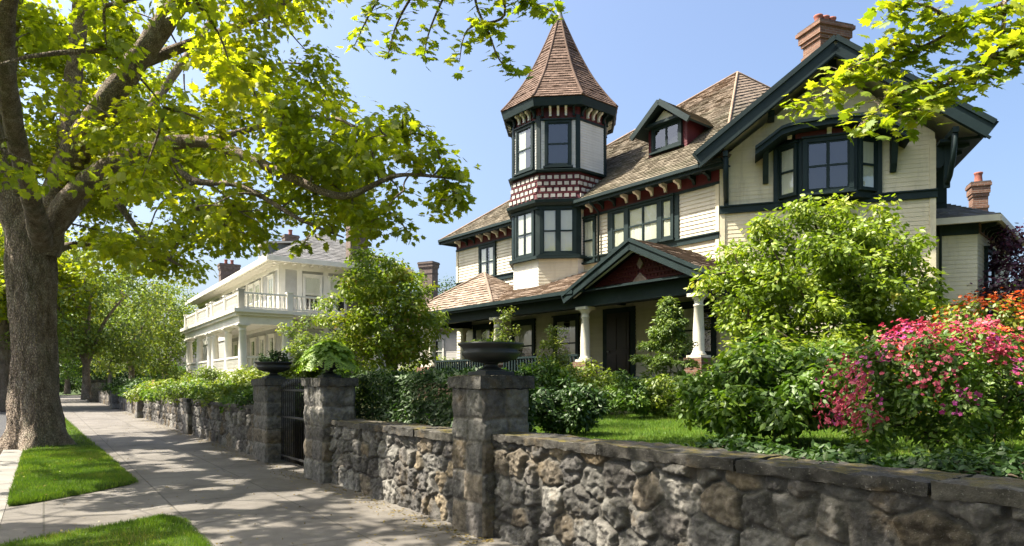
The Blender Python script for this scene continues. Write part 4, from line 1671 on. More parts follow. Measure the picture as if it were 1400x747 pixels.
def blades(name, edge, sA, sB, n, size, z0=.05, zf=None, mat='grass', pw=1.0):
    s = sA + (sB - sA) * RNG.random(n) ** pw
    t = RNG.random(n)
    P = []
    for a, b in zip(s, t):
        lo, hi = edge(a)
        d = lo + (hi - lo) * (b * 1.03 - .015)
        p = sd(a, d, (zf(a, d) if zf else z0 - .035 * (1 - min(1, min(d - lo, hi - d) / .1))))
        P.append(tuple(p))
    N = RNG.normal(size=(n, 3)) * np.array([1, 1, .15])
    T = RNG.normal(size=(n, 3)) * .42 + np.array([0, 0, 1])
    f = fbm(np.array([p[0] for p in P]) * 1.7, np.array([p[1] for p in P]) * 1.7, 3, 5)
    rnd = np.clip(f * 1.1 - .1 + RNG.normal(size=n) * .18, 0, 1)
    o = leaves(name, P, size * RNG.uniform(.55, 1.25, n), N, T, BLADE, M[mat], rnd=rnd)
    return tag(o, kind='stuff')


tag(blades('grass', edge_far, 11.38, 20, 46000, .062), 'bright green mown grass round the foot of the big street tree', 'grass')
tag(blades('grass', edge_far, 20, 60, 22000, .08), 'strip of mown grass running along the kerb beyond the big street tree', 'grass')
tag(blades('grass', edge_near, 4.5, 9.2, 34000, .055), 'small sunlit patch of mown grass on the near side of the concrete crossing', 'grass')
tag(blades('grass', lambda s: (4.55, 11.2), .5, 10.4, 60000, .06, zf=lambda s, d: gz_(s, d) + .03), 'sunlit front lawn between the stone wall and the shrubs', 'lawn')

# litter along the wall foot
n = 2600
s = 6.0 + 40 * RNG.random(n) ** 1.6
d = 3.9 - np.abs(RNG.normal(size=n)) * .22
extra = RNG.random(n) < .35
d = np.where(extra, RNG.uniform(-.3, 3.9, n), d)
P = [tuple(sd(a, b, .006 + .01 * random.random() + (.085 if b < 1.25 and (a > 11.6 or a < 9.1) else 0))) for a, b in zip(s, d)]
o = leaves('fallen_leaves', P, RNG.uniform(.02, .055, n), RNG.normal(size=(n, 3)) * .25 + np.array([0, 0, 1]), RNG.normal(size=(n, 3)) * np.array([1, 1, .1]), OVAL, M['litter'])
tag(o, 'scatter of dry yellow leaf litter along the foot of the stone walls', 'leaf litter', kind='stuff')


# ================================================================== STONE WALLS
def coping(parent, s0, s1, d0, d1, z0, z1, res, seed, step=1.5, amp=.036):
    r = random.Random(seed)
    F = Fr(sd(s1, d0, 0), -SN)      # x runs from s1 down to s0, z out of the wall
    L = s1 - s0
    x = 0.0
    parts = []
    i = 0
    while x < L - .05:
        w_ = min(step * r.uniform(.75, 1.25), L - x)
        if L - x - w_ < .4:
            w_ = L - x
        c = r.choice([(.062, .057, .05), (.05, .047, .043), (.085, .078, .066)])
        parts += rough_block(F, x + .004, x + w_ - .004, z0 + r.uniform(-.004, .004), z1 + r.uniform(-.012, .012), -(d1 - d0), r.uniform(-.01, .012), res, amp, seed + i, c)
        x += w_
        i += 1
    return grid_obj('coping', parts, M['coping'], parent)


def wall(s0, s1, d, top, res, size, seed, label, group=None, cz=.095):
    root = thing('stone_wall', sd((s0 + s1) / 2, d + .2, 0), label, 'stone wall', group)
    L, H = s1 - s0, top - cz + .01
    F = Fr(sd(s1, d, 0), -SN)
    g = face_grid(F, L, H, res, lambda X, Y: rubble(X, Y, L, H, size, seed))
    grid_obj('masonry', [g], M['stone'], root)
    mb = MB()
    mb.box(F, .01, L - .01, -.1, H - .01, -.38, -.012)
    mb.build('wall_core', M['soil'], root)
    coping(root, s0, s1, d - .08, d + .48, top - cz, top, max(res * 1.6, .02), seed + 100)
    return root


def pier(s0, s1, d0, d1, top, res, seed, label, cz=.15, ov=.06, rows=5, name='stone_pier', capcol=(.07, .066, .06)):
    root = thing(name, sd((s0 + s1) / 2, (d0 + d1) / 2, 0), label, 'stone pier')
    H = top - cz + .01
    W, D = s1 - s0, d1 - d0
    gs = []
    for o, out, w_ in ((sd(s1, d0), -SN, W), (sd(s0, d0), -SU, D), (sd(s0, d1), SN, W), (sd(s1, d1), SU, D)):
        gs.append(face_grid(Fr(o, out), w_, H, res, lambda X, Y, w_=w_: ashlar(X, Y, w_, H, rows, seed), taper=.022))
    grid_obj('shaft', gs, M['ashlar'], root)
    F = Fr(sd(s1, d0, 0), -SN)
    mb = MB()
    mb.box(F, .01, W - .01, 0, H, -D + .01, -.01)
    mb.build('pier_core', M['soil'], root)
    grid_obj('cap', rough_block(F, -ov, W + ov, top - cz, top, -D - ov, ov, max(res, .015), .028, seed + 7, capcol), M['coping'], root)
    return root


wall(.2, 6.21, 4.02, 1.125, .0115, .30, 11, 'long rubble stone wall with mossy coping running out of the picture beside the nearest pier')
pier(6.19, 6.81, 3.86, 4.46, 1.745, .0115, 21, 'tallest looking granite pier, carrying the wide shallow black urn, between the two rubble walls')
wall(6.79, 11.12, 4.0, 1.06, .013, .29, 31, 'rubble stone wall of round boulders between the urn pier and the fern pier')
pier(11.1, 12.0, 3.8, 4.36, 1.755, .015, 41, 'granite gate pier carrying the urn of bright green fern')
pier(14.6, 15.6, 3.82, 4.4, 1.76, .018, 51, 'granite gate pier beyond the iron gate, carrying the black urn of dark foliage')
wall(15.55, 24.25, 4.02, 1.14, .024, .34, 61, 'rubble stone wall between the far gate pier and a low block pilaster')
pier(24.2, 24.95, 3.84, 4.3, 1.17, .03, 71, 'low flat topped block pilaster in the middle of the far rubble wall', .1, .03, 3)
wall(24.9, 37.4, 4.02, 1.13, .035, .36, 81, 'sunlit rubble stone wall beyond the low block pilaster')
pier(37.3, 38.1, 3.7, 4.4, 1.2, .04, 91, 'dark block pilaster where the far garden wall steps back', .12, .04, 3)
wall(38.0, 52.0, 4.15, 1.1, .05, .4, 101, 'shaded rubble wall below the hedge in front of the white house')
pier(52, 53.2, 3.7, 4.8, 1.2, .05, 111, 'squat dark pier at the end of the shaded rubble wall', .14, .05, 3)
wall(53.1, 72.0, 4.1, 1.05, .07, .4, 121, 'farthest rubble wall along the pavement, only a few pixels high')
pier(72, 73.4, 3.2, 4.6, 2.0, .07, 131, 'farthest dark gate pier at the vanishing end of the pavement', .2, .08, 4)

# iron gate
gt = thing('iron_gate', sd(13.1, 4.12, 0), 'black iron bar gate hung between the fern pier and the far gate pier', 'gate')
F = Fr(sd(14.58, 4.12, 0), -SN)
GL = 14.58 - 12.02
for y in (.14, .95, 1.5):
    mb = MB()
    mb.box(F, 0, GL, y, y + .04, -.02, .02)
    mb.build('rail', M['iron'], gt, .004)
for x in np.linspace(.03, GL - .03, 20):
    mb = MB()
    top = 1.62 + .12 * math.sin(math.pi * (x / GL))
    mb.lathe(F.p(x, 0, 0), [(.011, .06), (.011, top - .1), (.02, top - .08), (.024, top - .04), (.004, top + .05)], 8)
    mb.build('bar', M['iron'], gt)


# urns
def urn(s, d, z, R, H, label, prof='bowl'):
    root = thing('garden_urn', sd(s, d, z), label, 'urn')
    c = sd(s, d, 0)
    b = MB()
    f = Fr(c, -SN)
    b.box(f, -R * .52, R * .52, z - .005, z + H * .12, -R * .52, R * .52)
    b.build('plinth', M['urn'], root, .008)
    b = MB()
    b.lathe(c, [(R * .48, z + H * .12), (R * .42, z + H * .18), (R * .25, z + H * .24), (R * .2, z + H * .32), (R * .24, z + H * .38), (R * .36, z + H * .40)], 28)
    b.build('foot', M['urn'], root)
    b = MB()
    if prof == 'bowl':
        p = [(R * .25, z + H * .39), (R * .5, z + H * .42), (R * .78, z + H * .52), (R * .9, z + H * .66), (R * .9, z + H * .74), (R * .84, z + H * .78), (R * .88, z + H * .86), (R * 1.0, z + H * .93), (R * 1.02, z + H), (R * .93, z + H), (R * .88, z + H * .9), (.02, z + H * .86)]
    else:
        p = [(R * .25, z + H * .39), (R * .55, z + H * .42), (R * .75, z + H * .52), (R * .78, z + H * .7), (R * .72, z + H * .85), (R * .95, z + H * .94), (R * 1.0, z + H), (R * .9, z + H), (R * .7, z + H * .86), (.02, z + H * .84)]
    b.lathe(c, p, 36)
    b.build('bowl', M['urn'], root)
    return c + V((0, 0, z + H * .9))


u1 = urn(6.5, 4.17, 1.745, .37, .36, 'wide shallow black urn with low green plants on the nearest pier')
u2 = urn(11.55, 4.08, 1.755, .30, .36, 'dark urn under the round bright fern on the near gate pier', 'vase')
u3 = urn(15.1, 4.1, 1.76, .39, .36, 'black bowl urn of dark foliage on the far gate pier')


def stems(parent, base, C, r=.012, mat='twig', name='stem', m=None):
    mb = MB()
    grow(mb, [tuple(base), (base[0], base[1], base[2] + .05)], C, r, 0, 4)
    return mb.build(name, M[mat], parent)


# plants in the urns
def fern(c, R, n, label):
    root = thing('fern', c, label, 'fern')
    P, N, T, rn = [], [], [], []
    for i in range(n):
        a = random.uniform(0, 2 * math.pi)
        el = random.uniform(.25, 1.45)
        L = R * random.uniform(.8, 1.15)
        d = V((math.cos(a), math.sin(a), 0))
        tone = random.random()
        for j in range(16):
            t = (j + 1) / 16
            p = V(c) + d * (L * math.cos(el) * t * 1.1) + V((0, 0, L * (math.sin(el) * t * 1.25 - .75 * t * t)))
            tan = d * math.cos(el) + V((0, 0, math.sin(el) * 1.25 - 1.5 * t))
            tan.normalize()
            side = tan.cross(V((0, 0, 1))).normalized()
            up = side.cross(tan)
            for sg in (-1, 1):
                P.append(tuple(p))
                N.append(tuple(up + side * random.uniform(-.2, .2)))
                T.append(tuple(side * sg + tan * .6 - V((0, 0, .25))))
                rn.append(tone * .5 + random.random() * .3 + .2 * t)
    leaves('fronds', P, RNG.uniform(.05, .085, len(P)), N, T, LANCE2, M['fern'], root, np.array(rn))
    return root


LANCE2 = half_pair([(0, 0), (.17, .2), (.15, .6), (0, 1)])
fern(u2 + V((0, 0, .02)), .50, 420, 'round bright green fern spilling over the urn on the near gate pier')


def shrub(name, label, cat, base, rad, nc, nl, ls, mat, tmpl=OVAL, flat=.85, cr=.33, group=None, up=.6, droop=.2, shell=.4, stem_r=.014, bottom=-.5, size_var=.3, stem_name='stem', fol='foliage', shape=None, pts=None):
    rx, ry, rz = rad
    root = thing(name, base, label, cat, group)
    C = []
    tries = 0
    while len(C) < nc and tries < nc * 60:
        tries += 1
        v = RNG.normal(size=3)
        v /= np.linalg.norm(v)
        v *= RNG.random() ** .33
        if np.linalg.norm(v) < .35 or v[2] < bottom:
            continue
        if shape and not shape(v):
            continue
        C.append((v[0] * rx, v[1] * ry, rz * .95 + v[2] * rz * 1.0))
    if pts is not None:
        C = list(pts)
    C = np.array(C)
    C[:, 2] = np.maximum(C[:, 2] * (1.0 / 1.0), .08)
    C += RNG.normal(size=C.shape) * np.array([rx, ry, rz]) * (.07 if pts is None else .01)
    C = C + np.array([base[0], base[1], base[2]])
    mr = cr * (rx + ry + rz) / 3
    R = mr * RNG.uniform(.6, 1.35, len(C))
    n = np.maximum(4, (nl / len(C) * (R / mr) ** 2)).astype(int)
    P, N, T, tone = cloud(C, R, n, flat, shell, droop, up)
    keep = P[:, 2] > base[2] + .01
    P, N, T, tone = P[keep], N[keep], T[keep], tone[keep]
    # young growth sits at the outside of a shrub
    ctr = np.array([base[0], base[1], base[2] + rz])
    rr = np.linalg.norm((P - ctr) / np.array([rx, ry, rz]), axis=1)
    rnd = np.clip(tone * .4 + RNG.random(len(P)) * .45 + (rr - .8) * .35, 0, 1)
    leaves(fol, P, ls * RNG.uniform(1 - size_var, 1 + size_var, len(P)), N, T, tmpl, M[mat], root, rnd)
    stems(root, base, C[::2] if len(C) > 60 else C, stem_r, name=stem_name)
    return root, C, R


shrub('urn_plant', 'low sprawling green plants in the wide shallow urn on the nearest pier', 'plant', u1 + V((0, 0, -.05)), (.26, .26, .05), 26, 420, .05, 'shrub_leaf', OVAL, .7, .35)
shrub('urn_plant', 'mound of dark foliage in the urn on the far gate pier', 'plant', u3 + V((0, 0, -.05)), (.30, .30, .16), 30, 900, .06, 'deep_leaf', OVAL, .8, .35)


def gat(px, Y, zz=None):
    p = at(px, HY, Y)
    s, d = p.x * SU.x + p.y * SU.y, p.x * SN.x + p.y * SN.y
    p.z = gz_(s, d) if zz is None else zz
    return p


# clipped hedge behind the middle wall
def hedge(s0, s1, d0, d1, z0, z1, n, ls, mat, label, name='hedge'):
    root = thing(name, sd((s0 + s1) / 2, (d0 + d1) / 2, z0), label, 'hedge')
    U = RNG.random((n, 3))
    f = RNG.integers(0, 4, n)
    U[:, 2] = np.where(f == 0, 1 - .1 * RNG.random(n), U[:, 2])
    U[:, 1] = np.where(f == 1, .14 * RNG.random(n), U[:, 1])
    U[:, 0] = np.where(f == 2, .04 * RNG.random(n), U[:, 0])
    S, D, Z = s0 + (s1 - s0) * U[:, 0], d0 + (d1 - d0) * U[:, 1], z0 + (z1 - z0) * U[:, 2]
    lump = fbm(S * 2.3 + D, Z * 2.3 + D * 2, 4, 8) - .5
    D = D - lump * .22 * (U[:, 1] < .5)
    Z = Z + (fbm(S * 2.1, D * 2.1, 4, 18) - .5) * .28 * (U[:, 2] > .5)
    P = np.stack([SU.x * S + SN.x * D, SU.y * S + SN.y * D, Z], 1)
    out = np.stack([-SN.x * (U[:, 1] < .3), -SN.y * (U[:, 1] < .3), (U[:, 2] > .8) * 1.0], 1)
    N = out * .8 + RNG.normal(size=(n, 3)) * .5 + np.array([0, 0, .4])
    T = out * .7 + RNG.normal(size=(n, 3)) * .6 + np.array([0, 0, .1])
    rnd = np.clip(RNG.random(n) * .6 + (U[:, 2] - .5) * .3 + lump * .8, 0, 1)
    leaves('foliage', P, ls * RNG.uniform(.7, 1.3, n), N, T, LANCE2, M[mat], root, rnd)
    mb = MB()
    for i in range(int((s1 - s0) / .25)):
        a = s0 + .12 + i * .25
        d = (d0 + d1) / 2 + random.uniform(-.1, .1)
        pts = [sd(a, d, z0 - .02), sd(a + random.uniform(-.1, .1), d, (z0 + z1) / 2), sd(a + random.uniform(-.15, .15), d + random.uniform(-.1, .1), z1 - .15)]
        mb.tube(pts, [.02, .015, .006], 5)
    mb.build('stem', M['twig'], root)


hedge(7.4, 12.0, 4.62, 5.45, .8, 1.82, 15000, .085, 'deep_leaf', 'dark glossy clipped hedge behind the boulder wall between urn pier and fern pier')

# shrubs of the front garden
shrub('rounded_shrub', 'dark green rounded shrub just right of the urn pier behind the wall', 'shrub', gat(770, 10.2), (.56, .5, .44), 60, 5200, .075, 'deep_leaf', OVAL, .85, .3)
shrub('rounded_shrub', 'big bushy bright green shrub behind the wall in front of the golden leaved bush', 'shrub', gat(1062, 7.9), (1.02, .9, .60), 130, 13000, .085, 'shrub_leaf', OVAL, .8, .24, droop=.35)
shrub('rounded_shrub', 'long leafy green shrub mass beneath the golden leaved bush', 'shrub', gat(1105, 11.2), (1.75, .9, .70), 130, 12000, .085, 'lime_leaf', OVAL, .75, .22, droop=.3)
shrub('rounded_shrub', 'yellow green shrub in front of the middle porch column', 'shrub', gat(798, 15.2), (.85, .7, .55), 70, 5600, .08, 'lime_leaf', OVAL, .8, .28)
shrub('rounded_shrub', 'tufted pale green shrub standing at the far edge of the lawn', 'shrub', gat(856, 13.2), (.46, .42, .42), 46, 3400, .085, 'shrub_leaf', LANCE2, 1.0, .32, droop=-.3)
shrub('rounded_shrub', 'yellow leaved shrub between the tufted shrub and the big bushy shrub', 'shrub', gat(912, 13.3), (.46, .42, .46), 46, 3000, .08, 'lime_leaf', OVAL, .9, .3)
shrub('rounded_shrub', 'loose mid green shrub right of the wide shallow urn', 'shrub', gat(742, 14.5), (.55, .5, .62), 50, 3200, .08, 'shrub_leaf', OVAL, .9, .3)
shrub('rounded_shrub', 'dark shrub under the flowering azalea at the picture edge', 'shrub', gat(1395, 8.6), (1.1, .9, .62), 80, 6500, .08, 'deep_leaf', OVAL, .85, .26)
shrub('rounded_shrub', 'olive shrub behind the flowering azalea below the purple tree', 'shrub', gat(1385, 11.5), (1.2, .9, .78), 70, 5600, .085, 'bronze', OVAL, .85, .28)

# flowering azaleas
def azalea(label, base, rad, nl, leafm, flowers):
    root, C, R = shrub('azalea_bush', label, 'flowering shrub', base, rad, 120, nl, .055, leafm, OVAL, .85, .22)
    c0 = np.array(base) + np.array([0, 0, rad[2] * .95])
    for mat, cnt, cond in flowers:
        P, N, T, S = [], [], [], []
        t = 0
        while t < cnt:
            v = RNG.normal(size=3)
            v /= np.linalg.norm(v)
            if v[2] < -.25 or not cond(v + RNG.normal(size=3) * .18):
                continue
            q = c0 + v * np.array(rad) * 1.1 * RNG.uniform(.82, 1.08)
            if mnoise.noise(V(q * 2.4)) < .06 and random.random() < .88:
                continue
            t += 1
            for b in range(random.choice([2, 4, 6, 9])):
                c = q + RNG.normal(size=3) * .04
                ax = unit((v + RNG.normal(size=3) * .5 + np.array([0, 0, .3]))[None])[0]
                s1 = np.cross(ax, [0.3, .2, .9]); s1 /= np.linalg.norm(s1)
                s2 = np.cross(ax, s1)
                sz = RNG.uniform(.014, .026)
                for p in range(5):
                    a = p * 2 * math.pi / 5
                    r = s1 * math.cos(a) + s2 * math.sin(a)
                    P.append(c); T.append(r + ax * .35); N.append(ax - r * .3); S.append(sz)
        leaves('blossoms', P, S, N, T, PETAL, M[mat], root)


azalea('large azalea crowded with red pink and magenta blossom behind the near stone wall', gat(1284, 5.9), (.84, .66, .64), 10500, 'shrub_leaf',
       [('pink', 300, lambda v: v[2] > .45 or v[0] < -.72), ('magenta', 60, lambda v: v[0] < .5 and v[2] > -.1)])
azalea('azalea with orange blossom and bronze young leaves at the right picture edge', gat(1362, 6.9), (.85, .7, .80), 9500, 'bronze',
       [('orange', 300, lambda v: v[2] > .2 or v[0] < -.6)])
for px, Y, rx, h, m, lb in ((1010, 5.9, .5, .36, 'deep_leaf', 'low leafy plant behind the coping below the big bushy shrub'), (1130, 5.0, .5, .36, 'deep_leaf', 'low dark plant behind the coping left of the pink azalea'),
                           (1262, 4.7, .45, .32, 'deep_leaf', 'low dark leafy plant at the foot of the pink azalea'), (1370, 4.6, .5, .36, 'deep_leaf', 'low dark plant at the foot of the orange azalea')):
    shrub('low_plant', lb, 'plant', gat(px, Y), (rx, .42, h * .45), 46, 2200, .06, m, OVAL, .85, .34)  # dark leaf colour stands in for the shade behind the wall
# golden leaved bush (small tree) in front of the wing
gb = gat(1124, 14.0)
shrub('golden_bush', 'tall golden green leaved bush covering the lower gable wing', 'shrub', gb, (2.2, 1.5, 2.2), 340, 32000, .12, 'photinia', OVAL, .75, .17, droop=.3, shell=.5, stem_r=.03, bottom=-.75, shape=lambda v: not (v[2] < -.25 and abs(v[0]) > .75))
cone = []
for q in range(170):
    t = random.random() ** 1.4
    a = random.uniform(0, 2 * math.pi)
    r = 1.0 * (1 - t) ** .8 * math.sqrt(random.uniform(.25, 1)) * (1 + .18 * math.sin(a * 5 + t * 14))
    cone.append((r * math.cos(a), r * math.sin(a), .35 + 2.35 * t))
shrub('conifer_shrub', 'feathery young conifer in front of the right porch column', 'conifer', gat(914, 17.0), (.86, .8, 1.3), 170, 11000, .095, 'conifer', LANCE2, .6, .16, droop=-.3, shell=.6, pts=cone)
shrub('climbing_plant', 'thin climber clinging to the porch between urn and porch gable', 'climber', gat(756, 19.8), (.38, .35, 1.25), 60, 2600, .085, 'bronze', OVAL, .9, .26, bottom=-.95)
shrub('climbing_plant', 'sparse climber round the porch column behind the wide shallow urn', 'climber', gat(690, 22.5, 2.9), (.42, .35, .75), 30, 600, .08, 'bronze', OVAL, .9, .3, bottom=-.9)
shrub('rounded_shrub', 'bright lime shrub seen through the far end of the porch', 'shrub', gat(597, 31), (1.5, 1.2, 1.0), 60, 4500, .13, 'lime_leaf', OVAL, .85, .28)
shrub('rounded_shrub', 'large leaved bright green shrub behind the far gate urn', 'shrub', gat(414, 25), (.95, .8, .98), 70, 4200, .14, 'lime_leaf', OVAL, .8, .26)
shrub('tall_shrub', 'loose leafy shrub screening the corner of the white house', 'shrub', gat(430, 33), (1.5, 1.3, 2.2), 90, 5200, .15, 'far_leaf', OVAL, .85, .2)
shrub('rounded_shrub', 'dark shrub between the fern and the small round tree', 'shrub', gat(478, 20), (.75, .7, .72), 50, 3600, .1, 'shrub_leaf', OVAL, .85, .3)
shrub('rounded_shrub', 'yellowish shrub peeping over the hedge beneath the small round tree', 'shrub', gat(520, 17), (.8, .6, .6), 50, 3000, .09, 'lime_leaf', OVAL, .85, .3)
# planting above the far wall
far_bed = [(17.0, 5.2, .7, 'deep_leaf', 'dark broad leaved shrub beside the far gate pier'), (19.2, 5.0, .62, 'shrub_leaf', 'green bedding shrub second along the far wall from the gate'),
           (21.6, 5.2, .66, 'bronze', 'bronze green bedding shrub third along the far wall from the gate'), (24.4, 5.0, .6, 'shrub_leaf', 'green shrub right above the low block pilaster'),
           (27.6, 5.3, .66, 'lime_leaf', 'lime green shrub over the sunlit far wall'), (31.0, 5.2, .62, 'shrub_leaf', 'mid green shrub midway along the sunlit far wall'),
           (34.6, 5.2, .68, 'bronze', 'reddish tipped shrub near the end of the sunlit far wall'), (39, 5.4, .7, 'shrub_leaf', 'green shrub over the start of the shaded far wall'),
           (44, 5.4, .7, 'deep_leaf', 'dark hedge shrub over the middle of the shaded far wall'), (49.5, 5.5, .75, 'shrub_leaf', 'shrub beside the squat dark pier'),
           (58, 5.6, .9, 'deep_leaf', 'dark shrub above the farthest wall')]
for s, d, h, m, lb in far_bed:
    p = sd(s, d, 0)
    p.z = gz_(s, d)
    kx = 1.25 if s < 25 else 1.9
    shrub('bedding_shrub', lb, 'shrub', p, (kx, kx * .9, h * .62), 60, 3600, .11 if s < 30 else .15, m, OVAL, .8, .26, 'shrubs along the far garden wall')
for s, d, h, m, lb in ((26, 8.5, 1.0, 'lime_leaf', 'pale yellow green shrub in front of the white house porch'), (33, 8.0, 1.05, 'bronze', 'golden bronze shrub left of the white porch columns'),
                       (41, 7.6, 1.1, 'lime_leaf', 'yellow shrub at the foot of the white porch'), (52, 7.6, 1.2, 'bronze', 'rusty green shrub beyond the white porch')):
    p = sd(s, d, 0)
    p.z = gz_(s, d)
    shrub('tall_shrub', lb, 'shrub', p, (1.5, 1.4, h * .75), 70, 4600, .13, m, OVAL, .85, .26)


# ================================================================== TREES
def bark_tube(mb, pts, rad, n, k, wobble, flare=0):
    p, r = path_smooth(pts, rad, k)
    mb.tube(p, r, n, 0, True, wobble)
    return p


def small_tree(name, label, cat, base, trunk_h, tr, crown_c, rad, nc, nl, ls, mat, tmpl=OVAL, cr=.22, group=None, forks=3, lean=0.0, flat=.75, bottom=-.8, shell=.45):
    root = thing(name, base, label, cat, group)
    b = V(base)
    C = []
    rx, ry, rz = rad
    while len(C) < nc:
        v = RNG.normal(size=3)
        v = v / np.linalg.norm(v) * RNG.random() ** .33
        if np.linalg.norm(v) < .3 or v[2] < bottom:
            continue
        f = 1 + .22 * mnoise.noise(V(v * 2.2) + b)
        C.append((crown_c[0] + v[0] * rx * f, crown_c[1] + v[1] * ry * f, crown_c[2] + v[2] * rz * f))
    C = np.array(C)
    mb = MB()
    top = b + V((lean, 0, trunk_h))
    nodes = [tuple(p) for p in bark_tube(mb, [b - V((0, 0, .1)), b + V((lean * .3, 0, trunk_h * .35)), top], [tr * 1.35, tr, tr * .85], 12, 5, .12)]
    for i in range(forks):
        a = 2 * math.pi * i / forks + random.random()
        e = V((crown_c[0] + rx * .5 * math.cos(a), crown_c[1] + ry * .5 * math.sin(a), crown_c[2] + rz * random.uniform(-.1, .4)))
        nodes += [tuple(p) for p in bark_tube(mb, [top - V((0, 0, .08)), top.lerp(e, .45) + V((0, 0, .15 * rz)), e], [tr * .7, tr * .45, tr * .2], 8, 5, .1)]
    grow(mb, nodes[4:], C, tr * .14, 0, 4, tr * .3)
    mb.build('trunk', M['bark'], root)
    mr = cr * (rx + ry + rz) / 3
    R = mr * RNG.uniform(.6, 1.35, len(C))
    n = np.maximum(4, nl / len(C) * (R / mr) ** 2).astype(int)
    P, N, T, tone = cloud(C, R, n, flat, shell, .35, .6)
    rnd = np.clip(tone * .5 + RNG.random(len(P)) * .5, 0, 1)
    leaves('crown', P, ls * RNG.uniform(.7, 1.3, len(P)), N, T, tmpl, M[mat], root, rnd)
    return root


g = gat(538, 22.5)
small_tree('small_round_tree', 'small round crowned tree with short dark trunk between the two houses', 'tree', g, 1.1, .16, (g.x - .25, g.y, 3.85), (1.85, 1.8, 2.05), 200, 15000, .14, 'photinia', cr=.2, forks=5)
g = gat(1385, 20)
small_tree('purple_tree', 'dark purple leaved tree at the right picture edge', 'tree', g, 1.2, .16, (g.x + .4, g.y, 3.9), (1.5, 1.5, 2.5), 130, 8500, .14, 'purple_leaf', cr=.24, forks=4)
# garden trees beyond the white house and along the far pavement
ft = [(118, 46, 6.9, 4.6, 4.8, 'far_leaf', 'yellow green garden tree with dark forked trunk beyond the far wall'),
      (180, 58, 7.0, 5.0, 4.9, 'far_leaf', 'loose sunlit tree left of the white porch'),
      (225, 70, 7.0, 5.0, 5.2, 'bronze', 'brownish green tree beside the far end of the white porch'),
      (92, 70, 6.5, 5.0, 5.0, 'deep_leaf', 'dark tree closing the far end of the pavement'),
      (150, 88, 8.0, 6.5, 6.0, 'far_leaf', 'tall pale tree far behind the forked garden tree'),
      (60, 62, 6.5, 4.5, 4.6, 'shrub_leaf', 'green tree half hidden behind the big street trunk')]
for px, Y, cz, rx, rz, m, lb in ft:
    g = gat(px, Y, .7)
    small_tree('garden_tree', lb, 'tree', g, 2.2, .25, (g.x, g.y, cz), (rx, rx, rz), 150, 11000, .26, m, cr=.2, group='trees beyond the far wall', forks=4)
for px, Y, cz, rx, rz, m, lb in ((640, 75, 9.5, 5, 4.5, 'deep_leaf', 'dark treetop behind the grey roofed house'), (1340, 48, 5.0, 4, 4.0, 'deep_leaf', 'dark green tree behind the annex chimney'),
                                (1420, 36, 4.0, 3.4, 3.2, 'shrub_leaf', 'green tree behind the purple tree')):
    g = gat(px, Y, .9)
    small_tree('background_tree', lb, 'tree', g, 2.5, .25, (g.x, g.y, cz), (rx, rx, rz), 120, 8000, .26, m, cr=.22, forks=4)

for px, Y, r_, m, lb in ((70, 96, 5, 'deep_leaf', 'broad dark bush closing the street behind the second trunk'), (112, 100, 5, 'shrub_leaf', 'broad green bush closing the far end of the pavement'),
                        (165, 92, 5, 'deep_leaf', 'broad dark bush between the far garden trees'), (215, 95, 5.5, 'shrub_leaf', 'broad green bush left of the white porch far behind'), (255, 100, 5.5, 'deep_leaf', 'broad dark bush beyond the end of the white house'), (20, 90, 5, 'shrub_leaf', 'broad green bush far across the road')):
    g = gat(px, Y, .3)
    shrub('broad_bush', lb, 'bush', g, (r_, r_ * .7, 2.0), 70, 5000, .34, m, OVAL, .9, .3, stem_r=.05)

# ---- the big street tree
EL_ = math.radians(57)
SV = V((-.998, -.04, 0)).normalized() * math.cos(EL_) + V((0, 0, math.sin(EL_)))


def sun_gap_mask(P, thr, sc=1.0):
    """False where leaves are left out along sun rays to shape light patches"""
    t = P[:, 2] / SV.z
    gx, gy = P[:, 0] - SV.x * t, P[:, 1] - SV.y * t
    f = fbm(gx * sc + 40, gy * sc * 1.0 + 60, 3, 77)
    return f > thr


tr = thing('street_tree', V((-12.3, 17.7, 0)), 'huge street tree with thick fissured trunk on the verge, bright leaves arching over the pavement', 'tree')
mb = MB()
Lp = lambda lst: ([at(a, b, c) for a, b, c, r in lst], [r for a, b, c, r in lst])
trunk = [(51, 622, 17.7, 0.887), (52, 606, 17.7, 0.748), (52, 585, 17.7, 0.595), (47, 550, 17.7, 0.533), (47, 500, 17.7, 0.485), (46, 450, 17.7, 0.470), (44, 400, 17.7, 0.501), (42, 360, 17.7, 0.548), (43, 325, 17.7, 0.517), (48, 295, 17.7, 0.392)]
p, r = path_smooth(*Lp(trunk), 7)
# buttressed foot and plated bark
p, r = path_smooth(p, r, 4)
n = 150
vs, fs = [], []
for i, (q, rr) in enumerate(zip(p, r)):
    fl = max(0, (.9 - q.z)) / .9
    for j in range(n):
        a = 2 * math.pi * j / n
        ca, sa = math.cos(a), math.sin(a)
        pl = mnoise.noise(V((ca * 5.5, sa * 5.5, q.z * 1.7)))
        pf = mnoise.noise(V((ca * 13, sa * 13, q.z * 4.5)))
        rad = rr * (1 + .20 * fl * fl * (math.sin(a * 5 + 1.2) + .5 * math.sin(a * 9 + q.z)) + .08 * mnoise.noise(V((ca * 1.6, sa * 1.6, q.z * .7)))
                    + .05 * mnoise.noise(V((ca * 3, sa * 3, q.z * 1.3)))) + .05 * min(abs(pl) * 2.2, .5) + .022 * abs(pf)
        vs.append(q + V((ca * rad, sa * rad, 0)))
for i in range(len(p) - 1):
    for j in range(n):
        w_ = (j + 1) % n
        fs.append((i * n + j, i * n + w_, (i + 1) * n + w_, (i + 1) * n + j))
mb.mesh(vs, fs, 0, True)
nodes = []
